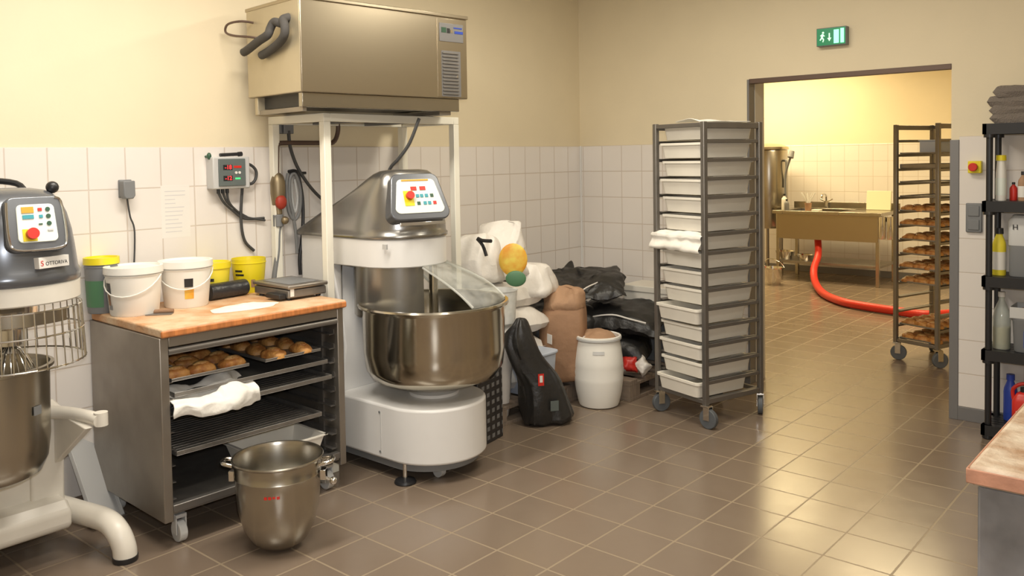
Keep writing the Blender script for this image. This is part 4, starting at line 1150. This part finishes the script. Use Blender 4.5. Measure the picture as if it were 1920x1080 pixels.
# cloth over the front of one tray
zc = .112 + .055 + 8 * .1085
def rc_f(a, b):
    x = -.235 + .43 * b
    s = a * .26
    if s < .10: y = -.10 - s; z = zc + .101
    elif s < .16: y = -.20 - (s - .10); z = zc + .10 - (s - .1) * .35
    else: y = -.262 - .012 * math.sin(s * 60); z = zc + .068 - (s - .16) * .75
    q = Vector((x, y, z)); return RM @ (q + nvec(q * 14 + Vector((2, 5, 1))) * .016)
tag(MB().sheet(rc_f, 24, 34, .005).build('cloth', 'cloth', sub=1), 'crumpled white cloth hanging over a tray halfway up the rack', 'cloth')
def tp_f(a, b):
    q = Vector((-.12 + .30 * b, -.16 + .36 * a, RH + .012)); q += nvec(q * 7) * .02
    q.z = max(q.z + .018 * math.sin(b * 5), RH + .003)
    return RM @ q
tag(MB().sheet(tp_f, 16, 18, .005).build('cloth', 'cloth', sub=1), 'flat white cloth lying on top of the tall tray rack', 'cloth')

# =================================================================== RACK 2 in the next room
r2L = Vector((1.985, 1.33, 0)); r2th = R(-18)
r2e1 = Vector((math.cos(r2th), math.sin(r2th), 0)); r2e2 = Vector((-r2e1.y, r2e1.x, 0))
W2, D2 = .34, .46
r2L = Vector((2.0, 1.33, 0))
c2 = r2L + r2e1 * W2 / 2 + r2e2 * D2 / 2
ordn = [q_.replace('middle, ', '') for q_ in ordn]
rk2 = rack('steel castor rack of browned pastry trays beyond the doorway', c2, r2th, W2, D2, 1.80, 15, .112, .1085, tops='back')
RM2 = Matrix.Translation(c2) @ Matrix.Rotation(r2th, 4, 'Z')
lp0 = None
for k in range(15):
    z_ = .112 + .055 + k * .1085 - .0015
    if k in (2, 3): continue
    if k == 14: continue
    nm = ordn[k]
    o = sheet_tray('baking_tray', 'dark baking tray in the doorway rack, ' + nm, RM2 @ Vector((0, 0, z_)), r2th, W2 / 2 - .018, D2 / 2 - .02, h=.034 if k == 12 else .012, group='baking trays in the rack beyond the doorway')
    if k > 9: continue
    for ix in range(3):
        for iy in range(4):
            loc = RM2 @ Vector((-.10 + ix * .10 + random.uniform(-.01, .01), -.16 + iy * .105 + random.uniform(-.012, .012), z_ + .004))
            put((ix + iy + k) % 3, loc, r2th + random.uniform(-.4, .4), 'golden-brown pastry in the doorway rack, level ' + nm, 'pastries in the doorway rack, level ' + nm)

gbx = MB().box(-.07, .07, -.10, .10, 0, .09).box(-.078, .078, -.108, .108, .09, .10).build('plastic_box', 'palebluetub', bevel=.004)
gbx.location = RM2 @ Vector((.04, -.05, .112 + .055 + 13 * .1085 + .002)); gbx.rotation_euler = (0, 0, r2th)
tag(gbx, 'bluish plastic box on the highest tray of the doorway rack', 'box')
# =================================================================== SINK TABLE AND SCULLERY THINGS
sx0, sx1, sy0, sy1 = -.535, .80, 4.80, 5.50
sk = thing('sink_table', 'long stainless sink table against the scullery wall', 'sink', (sx0 / 2 + sx1 / 2, (sy0 + sy1) / 2, 0))
S = lambda mb: mb.xf(Matrix.Translation((-(sx0 + sx1) / 2, -(sy0 + sy1) / 2, 0)))
# top with a hole for the basin
bx0, bx1 = -.40, .30
S(MB().box(sx0, bx0, sy0, sy1, .84, .88).box(bx1, sx1, sy0, sy1, .84, .88).box(bx0, bx1, sy0, sy0 + .07, .84, .88).box(bx0, bx1, sy1 - .09, sy1, .84, .88)).build('top', 'steel', sk, bevel=.004)
S(MB().box(bx0, bx1, sy0 + .07, sy0 + .074, .55, .84).box(bx0, bx1, sy1 - .094, sy1 - .09, .55, .84).box(bx0, bx0 + .004, sy0 + .07, sy1 - .09, .55, .84).box(bx1 - .004, bx1, sy0 + .07, sy1 - .09, .55, .84).box(bx0, bx1, sy0 + .07, sy1 - .09, .545, .55)).build('basin', 'steel_side', sk)
S(MB().box(sx0 + .05, sx1 - .05, sy0 + .025, sy0 + .035, .53, .84)).build('apron', 'freezer', sk, bevel=.003)
S(MB().box(sx0, sx1, sy1 - .012, sy1, .88, .96)).build('splashback', 'steel', sk, bevel=.002)
for x in (sx0 + .04, sx1 - .08):
    for y in (sy0 + .03, sy1 - .08):
        S(MB().box(x, x + .04, y, y + .04, 0, .84)).build('leg', 'steel', sk, bevel=.003)
S(MB().box(sx0 + .05, sx1 - .05, sy0 + .06, sy1 - .05, .22, .25)).build('lower_shelf', 'steel_side', sk, bevel=.003)
# pans under the table
for k, (x, y, r_, h_, lab) in enumerate(((-.18, 4.98, .10, .07, 'shallow metal pan on the shelf under the sink, beside the red hose'), (-.45, 5.0, .12, .10, 'metal pan on the shelf under the sink, behind the bucket'))):
    o = MB().lathe([(0, 0), (r_ * .8, 0), (r_, h_), (r_ * 1.06, h_ + .003), (r_ * .97, h_), (r_ * .77, .006), (0, .006)], (0, 0, 0), 32).build('metal_pan', 'chrome', None)
    o.location = (x, y, .251); tag(o, lab, 'pan')
bk = thing('metal_bucket', 'shiny metal bucket on the floor left of the sink table', 'bucket', (-.36, 4.42, 0))
MB().lathe([(0, 0), (.09, 0), (.125, .20), (.13, .20), (.13, .21), (.12, .21), (.086, .008), (0, .008)], (0, 0, 0), 36).build('pail', 'chrome', bk)
MB().tube([(.128 * math.cos(t * PI / 8), .06 - .05 * math.sin(t * PI / 8) * 2, .2 + .12 * math.sin(t * PI / 8)) for t in range(9)], .004, 6, 1).build('handle', 'chrome', bk)
# tall steel boiler with lid and lever
bl = thing('kettle_boiler', 'tall cylindrical steel boiler with lid and side lever left of the sink', 'boiler', (-.79, 5.28, 0))
MB().lathe([(0, .62), (.22, .62), (.24, .66), (.24, 1.62), (.235, 1.64), (0, 1.64)], (0, 0, 0), 48).build('drum', 'steel', bl)
MB().lathe([(.245, 1.64), (.262, 1.65), (.25, 1.68), (.16, 1.715), (.04, 1.73), (0, 1.73)], (0, 0, 0), 48).build('lid', 'polish', bl)
for a in range(3):
    MB().cyl((.17 * math.cos(a * 2.1), .17 * math.sin(a * 2.1), 0), (.17 * math.cos(a * 2.1), .17 * math.sin(a * 2.1), .63), .02).build('leg', 'steel_side', bl)
MB().tube([(.235, -.05, 1.50), (.27, -.08, 1.50), (.275, -.08, 1.40), (.25, -.07, 1.28), (.245, -.07, 1.15)], .014, 8, 4).build('lever', 'greyplastic', bl)
sp = thing('shower_hose', 'dark hose spray with shower head hanging beside the boiler', 'sprayer', (-.46, 5.1, .88))
MB().tube([(0, 0, 0), (-.02, -.02, .2), (-.01, -.03, .45), (.05, -.04, .64), (.075, -.05, .70)], .016, 8, 5).build('hose', 'greyplastic', sp)
MB().cyl((.075, -.08, .66), (.085, -.05, .74), .04, .03, 16).build('spray_head', 'greyplastic', sp)
# things at the sink
tp = thing('tap', 'chrome double tap rising behind the sink basin', 'tap', (-.085, 5.44, .88))
MB().cyl((0, 0, 0), (0, 0, .10), .022).build('body', 'chrome', tp)
MB().tube([(0, 0, .08), (0, -.02, .17), (0, -.12, .19), (0, -.16, .14)], .012, 8, 4).build('spout', 'chrome', tp)
for s in (-1, 1): MB().cyl((s * .02, 0, .09), (s * .08, 0, .12), .01).build('tap_lever', 'chrome', tp)
def bottle(name, label, loc, r, h, m, cap, capm, rz=0, labm=None, cat='bottle', spray=False, neck=.35):
    t = thing(name, label, cat, loc, rz)
    MB().lathe([(0, 0), (r * .95, 0), (r, .006), (r, h * .62), (r * .92, h * .70), (r * neck, h * .85), (r * neck, h * .9), (0, h * .9)], (0, 0, 0), 28).build('body', m, t)
    MB().lathe([(0, h * .88), (r * neck * 1.25, h * .88), (r * neck * 1.2, h), (0, h)], (0, 0, 0), 18).build('cap', capm, t)
    if spray:
        MB().box(-.012, .05, -.011, .011, h * .985, h * 1.06).box(.02, .032, -.006, .006, h * .86, h * .99).build('trigger', capm, t, bevel=.003)
    if labm: MB().lathe([(r + .0008, h * .12), (r + .0008, h * .5)], (0, 0, 0), 28).build('label_band', labm, t)
    return t
bottle('soap_bottle', 'white bottle with dark pump by the boiler on the sink table', (-.45, 4.98, .881), .035, .20, 'bucket', None, 'black')
bottle('soap_bottle', 'small dark bottle beside the white pump bottle on the sink table', (-.36, 4.84, .881), .03, .14, 'greyplastic', None, 'black')
cup = thing('mug', 'pinkish mug holding wrapped brushes at the sink middle', 'mug', (-.09, 4.85, .881))
MB().lathe([(0, 0), (.035, 0), (.042, .10), (.038, .10), (.032, .008), (0, .008)], (0, 0, 0), 24).build('cup', 'kraft2', cup)
random.seed(7)
for k in range(7):
    a = random.uniform(0, 2 * PI); e_ = random.uniform(.03, .1)
    MB().tube([(0, 0, .02), (math.cos(a) * e_ * .5, math.sin(a) * e_ * .5, .13), (math.cos(a) * e_ * 1.3, math.sin(a) * e_, .22)], .006, 6, 3).build('brush', 'film', cup)
bd = thing('chopping_board', 'cream board standing upright on the right end of the sink table', 'board', (.56, 5.36, .881))
MB().box(-.12, .17, -.012, .012, 0, .235, M=Matrix.Rotation(R(-8), 4, 'X')).build('board', 'board', bd, bevel=.004)
dd = MB().box(-.10, .0, -.05, .05, 0, .02).build('dish', 'traywhite', bevel=.005)
dd.location = (.06, 4.87, .881); tag(dd, 'flat white dish on the sink rim right of the mug', 'dish')
hb = thing('steel_container', 'pair of shiny steel cylinders hanging at the right end of the sink', 'container', (.86, 4.78, .58))
for x in (-.045, .045): MB().lathe([(0, 0), (.038, 0), (.042, .02), (.042, .26), (.046, .265), (.038, .262), (.034, .01), (0, .01)], (x, 0, 0), 24).build('cylinder', 'chrome', hb)
MB().box(-.06, .06, .035, .05, .2, .25).build('hanger', 'steel_side', hb)
# red hose
hp = [(-.02, 5.02, .56), (-.03, 4.98, .40), (-.07, 4.82, .25), (-.02, 4.5, .12)] 
h1 = at(1527, 500, 4.55, 1)
pts = [Vector((-.03, 5.0, .55)), at(1534, 478, 4.85, 1), at(1526, 505, 4.62, 1), at(1529, 530, 4.35, 1), at(1545, 551, .045), at(1580, 566, .045), at(1625, 575, .045), at(1680, 583, .045), at(1732, 590, .045), at(1790, 588, .045)]
rh = thing('red_hose', 'thick red hose running from under the sink across the floor', 'hose', (pts[4].x, pts[4].y, 0))
MB().tube([p - Vector((pts[4].x, pts[4].y, 0)) for p in pts], .042, 14, 6).build('hose', 'redhose', rh)

# =================================================================== FAR WALL FITTINGS
es = thing('exit_sign', 'green lit escape-route sign with running man high on the far wall', 'sign', (2.02, 0, 2.335))
MB().box(-.095, .095, -.05, 0, -.058, .058).build('housing', 'greyplastic', es, bevel=.003)
fc = MB().box(-.09, .09, -.053, -.05, -.053, .053).build('sign_face', 'exitgreen', es)
eM = basis((0, -.0535, 0), (1, 0, 0), (0, 0, 1))
# running man
mn = MB()
mn.cyl(eM @ Vector((-.050, .027, 0)), eM @ Vector((-.050, .027, .0012)), .007, seg=14)
for a, b, w in (((-.052, .018), (-.058, -.004), .0065), ((-.052, .014), (-.040, .004), .003), ((-.053, .016), (-.068, .008), .003), ((-.058, -.004), (-.046, -.016), .004), ((-.046, -.016), (-.052, -.032), .0035), ((-.058, -.004), (-.070, -.020), .004)):
    A = Vector((*a, .0004)); B = Vector((*b, .0004)); d = (B - A).normalized(); n_ = Vector((-d.y, d.x, 0)) * w
    mn.prism([tuple((A + n_).xy), tuple((B + n_).xy), tuple((B - n_).xy), tuple((A - n_).xy)], 0, .0012, M=eM)
mn.build('running_man', 'exitpict', fc)
MB().prism([(-.004, .022), (.004, .022), (.004, -.008), (.013, -.008), (0, -.030), (-.013, -.008), (-.004, -.008)], 0, .0012, M=eM @ Matrix.Translation((-.010, 0, 0))).build('arrow', 'exitpict', fc)
MB().box(.018, .050, -.045, .040, 0, .0012, M=eM).box(.060, .082, -.045, .045, 0, .0012, M=eM).build('lit_doorway', 'exitlit', fc)
rs = thing('emergency_switch', 'small switch box with orange-red button beside the doorway', 'switch', (2.845, -BT, 1.50))
MB().box(-.035, .035, -.04, 0, -.035, .035).build('housing', 'yellow', rs, bevel=.004)
MB().cyl((-.005, -.04, 0), (-.005, -.062, 0), .024, seg=24).build('button', 'red', rs, bevel=.003)
gs = thing('light_switch', 'tall grey switch plate on the tiles below the orange button', 'switch', (2.838, -BT, 1.205))
MB().box(-.043, .043, -.02, 0, -.085, .085).build('plate', 'greyplastic', gs, bevel=.006)
MB().box(-.03, .03, -.026, -.02, .01, .07).build('rocker', 'greyplastic', gs, bevel=.003)
MB().box(-.03, .03, -.026, -.02, -.07, -.01).build('rocker', 'greyplastic', gs, bevel=.003)

# =================================================================== BLACK SHELVING, RIGHT
bx = thing('plastic_shelving', 'black plastic five-tier shelving at the right edge of the picture', 'shelving', (3.33, -.17, 0))
W_, D_ = .39, .135
for x in (-W_ + .03, W_ - .03):
    for y in (-D_ + .03, D_ - .03): MB().cyl((x, y, 0), (x, y, 1.70), .017, seg=14).build('post', 'black', bx)
SZ = [.08, .498, .905, 1.318, 1.741]
for z_ in SZ:
    s_ = MB().box(-W_, W_, -D_, -D_ + .02, z_ - .058, z_).box(-W_, W_, D_ - .02, D_, z_ - .058, z_).box(-W_, -W_ + .02, -D_, D_, z_ - .058, z_).box(W_ - .02, W_, -D_, D_, z_ - .058, z_)
    for k in range(5):
        y = -D_ + .02 + k * (2 * D_ - .04) / 5
        s_.box(-W_ + .02, W_ - .02, y, y + .034, z_ - .012, z_ - .001)
    for x in (-W_ + .03, W_ - .03):
        for y in (-D_ + .03, D_ - .03): s_.cyl((x, y, z_ - .075), (x, y, z_), .03, seg=16)
    s_.build('shelf', 'black', bx)
for k, nm in enumerate(('bottom', 'second', 'third', 'top')):
    o = MB().pillow((0, 0, 0), .19, .12, .066, 0, .006, 9, k, flat=.5, ex=16, n=22).build('folded_towel', 'towel')
    o.location = (3.15 + (.01, 0, -.006, .015)[k], -.17 + (0, .006, -.004, 0)[k], 1.765 + k * .047); o.rotation_euler = (0, 0, R((0, 3, -2, 4)[k]))
    tag(o, 'folded brown-grey towel on the black shelving, %s of the pile' % (nm if nm in ('bottom', 'top') else nm + ' from the bottom'), 'towel')
def sh(u, y=-.2, v=400): p = at(u, v, y, 1); return p.x
bottle('spray_bottle', 'white slim bottle with yellow cap on the upper black shelf', (3.015, -.215, SZ[3]), .026, .25, 'bucket', None, 'yellow', labm='panel', neck=.8)
bottle('bottle', 'small dark red bottle on the upper black shelf', (3.065, -.16, SZ[3]), .02, .10, 'red', None, 'black')
bottle('bottle', 'brown glass bottle with black cap on the upper black shelf', (3.115, -.18, SZ[3]), .025, .16, 'kraft2', None, 'black', labm='label')
bottle('bottle', 'pale bottle at the right end of the upper black shelf', (3.175, -.18, SZ[3]), .026, .15, 'lightgrey', None, 'label')
bottle('cleaner_bottle', 'yellow and white cleaner bottle with black top on the middle shelf', (3.005, -.20, SZ[2]), .034, .26, 'yellow2', None, 'black', labm='bucket', neck=.5)
cn = thing('canister', 'large grey canister with pale upper half on the middle shelf', 'canister', (3.12, -.18, SZ[2]))
MB().loft([(0, 0, 0, .062, .055, 0), (0, 0, .01, .066, .058, 0), (0, 0, .17, .066, .058, 0)], 32, 4).build('lower_body', 'greyplastic', cn)
MB().loft([(0, 0, .17, .07, .06, 0), (0, 0, .30, .072, .062, 0), (0, 0, .335, .05, .045, 0)], 32, 4).build('upper_body', 'lightgrey', cn)
text('lettering', 'H', .04, 'black', cn, basis((-.03, -.064, .27), (1, 0, 0), (0, 0, 1)))
kf = MB().loft([(0, 0, 0, .05, .04, 0), (0, 0, .05, .055, .045, .2), (0, 0, .09, .03, .03, .3)], 20, 2.5, .02, 14, 3).build('paper_bag', 'kraft2', sub=1)
kf.location = (3.24, -.19, SZ[2]); tag(kf, 'crumpled brown paper bag beside the grey canister on the shelf', 'bag')
bt = thing('clear_bottle', 'clear bottle half full of yellow liquid on the lower black shelf', 'bottle', (3.02, -.205, SZ[1]))
MB().lathe([(0, 0), (.042, 0), (.045, .006), (.045, .17), (.035, .22), (.015, .27), (.015, .29)], (0, 0, 0), 28).build('body', 'clear2', bt)
MB().lathe([(0, .002), (.0405, .002), (.0425, .008), (.0425, .12), (0, .12)], (0, 0, 0), 28).build('liquid', 'liquid', bt)
MB().lathe([(0, .288), (.018, .288), (.018, .315), (0, .315)], (0, 0, 0), 18).build('cap', 'label', bt)
gb = thing('storage_bin', 'grey bin with blue label and metal rim on the lower black shelf', 'bin', (3.19, -.18, SZ[1]))
MB().loft([(0, 0, 0, .10, .085, 0), (0, 0, .008, .105, .09, 0), (0, 0, .165, .112, .095, 0), (0, 0, .175, .118, .10, 0), (0, 0, .185, .118, .10, 0)], 32, 6).build('bin', 'greyplastic', gb)
MB().box(-.05, .06, -.1, -.096, .03, .12).build('label_panel', 'blue', gb)
text('lettering', 'III', .045, 'label', gb, basis((-.01, -.1005, .078), (1, 0, 0), (0, 0, 1)))
tr = sheet_tray('steel_tray', 'shallow steel tray with odds and ends resting on the grey bin', (3.19, -.18, SZ[1] + .186), 0, .12, .10, m='lightgrey', h=.06)
ot = MB().pillow((0, 0, 0), .08, .06, .03, 0, .012, 22, 5, n=14).build('paper_scraps', 'kraft2'); ot.location = (3.19, -.18, SZ[1] + .215)
tag(ot, 'brown crumpled paper lying in the shallow steel tray', 'paper')
bottle('bottle', 'tall blue bottle on the bottom black shelf', (3.05, -.12, SZ[0]), .035, .26, 'blue', None, 'blue', neck=.5)
rc_ = thing('jerrycan', 'red plastic canister on the bottom black shelf', 'canister', (3.13, -.20, SZ[0]))
MB().loft([(0, 0, 0, .05, .045, 0), (0, 0, .01, .055, .05, 0), (0, 0, .14, .055, .05, 0), (0, 0, .18, .035, .035, 0), (0, 0, .19, .02, .02, 0)], 28, 4).build('body', 'red', rc_)
MB().cyl((0, 0, .19), (0, 0, .215), .018).build('cap', 'black', rc_)
MB().tube([(-.05, 0, .14), (-.052, 0, .2), (0, 0, .235), (.052, 0, .2), (.05, 0, .14)], .01, 8, 4).build('handle', 'red', rc_)
MB().box(-.03, .03, -.052, -.049, .03, .09).build('label_panel', 'label', rc_)

# =================================================================== WORKTABLE, LOWER RIGHT
wtb = thing('worktable', 'steel-bodied worktable with floury wooden top, lower right corner', 'table', (4.15, -3.0, .02))
MB().box(-.535, .6, -.56, .60, .868, .912).build('worktop', 'flour2', wtb, bevel=.012, seg=3)
MB().box(-.538, .603, -.563, -.558, .874, .905).box(-.539, -.534, -.56, .6, .874, .905).build('worktop_edge', 'wood2', wtb, bevel=.002)
MB().box(-.52, .57, -.545, .57, .10, .868).build('cabinet_body', 'steel_blotch', wtb, bevel=.006)
MB().box(-.47, .54, -.49, .54, -.02, .10).build('plinth', 'black', wtb)
gc = MB().pillow((0, 0, 0), .05, .08, .03, .3, .012, 20, 3, n=14).build('green_cloth', 'panel'); gc.location = (3.70, -2.86, .945)
tag(gc, 'pale green crumpled cloth on the wooden worktable top', 'cloth')

# =================================================================== LIGHTS
def area(name, loc, rot, sx_, sy_, e_, col):
    l = bpy.data.lights.new(name, 'AREA'); l.shape = 'RECTANGLE'; l.size = sx_; l.size_y = sy_; l.energy = e_; l.color = col
    o = bpy.data.objects.new(name, l); COL.objects.link(o); o.location = loc; o.rotation_euler = rot
    return o


area('ceiling_tubes', (1.3, -3.9, 2.93), (0, 0, 0), .25, 1.6, 42, (1, .93, .82))
area('ceiling_tubes', (3.1, -4.2, 2.93), (0, 0, 0), .25, 1.6, 24, (1, .93, .80))
area('ceiling_tubes', (1.9, -1.7, 2.93), (0, 0, R(90)), .25, 1.6, 27, (1, .92, .76))
area('scullery_tubes', (-.9, 4.7, 2.93), (0, 0, R(90)), .3, 2.0, 78, (1, .80, .44))
area('scullery_tubes', (1.6, 3.2, 2.93), (0, 0, R(90)), .3, 1.5, 62, (1, .80, .46))
fl_ = bpy.data.lights.new('camera_flash', 'AREA'); fl_.size = .06; fl_.energy = 26; fl_.color = (.97, .98, 1); 
fo = bpy.data.objects.new('camera_flash', fl_); COL.objects.link(fo)
fo.location = CAM + RIGHT * .02 + UP * .09
fo.rotation_euler = FWD.to_track_quat('-Z', 'Y').to_euler()

w = bpy.data.worlds.new('world'); bpy.context.scene.world = w; w.use_nodes = True
w.node_tree.nodes['Background'].inputs[0].default_value = (.5, .48, .44, 1); w.node_tree.nodes['Background'].inputs[1].default_value = .3

# =================================================================== CAMERA
cd = bpy.data.cameras.new('camera'); co = bpy.data.objects.new('camera', cd); COL.objects.link(co)
cd.sensor_fit = 'HORIZONTAL'; cd.sensor_width = 36; cd.lens = FPX / 1920 * 36
cd.shift_y = (CYP - 540) / 1920; cd.clip_start = .05; cd.clip_end = 60
Mx = Matrix((RIGHT, UP, -FWD)).transposed().to_4x4(); Mx.translation = CAM
co.matrix_world = Mx
sc_ = bpy.context.scene; sc_.camera = co
sc_.view_settings.view_transform = 'Standard'; sc_.view_settings.look = 'None'
sc_.view_settings.exposure = 0.43; sc_.view_settings.gamma = 1; sc_.view_settings.use_curve_mapping = False
sc_.cycles.max_bounces = 8; sc_.cycles.use_denoising = True
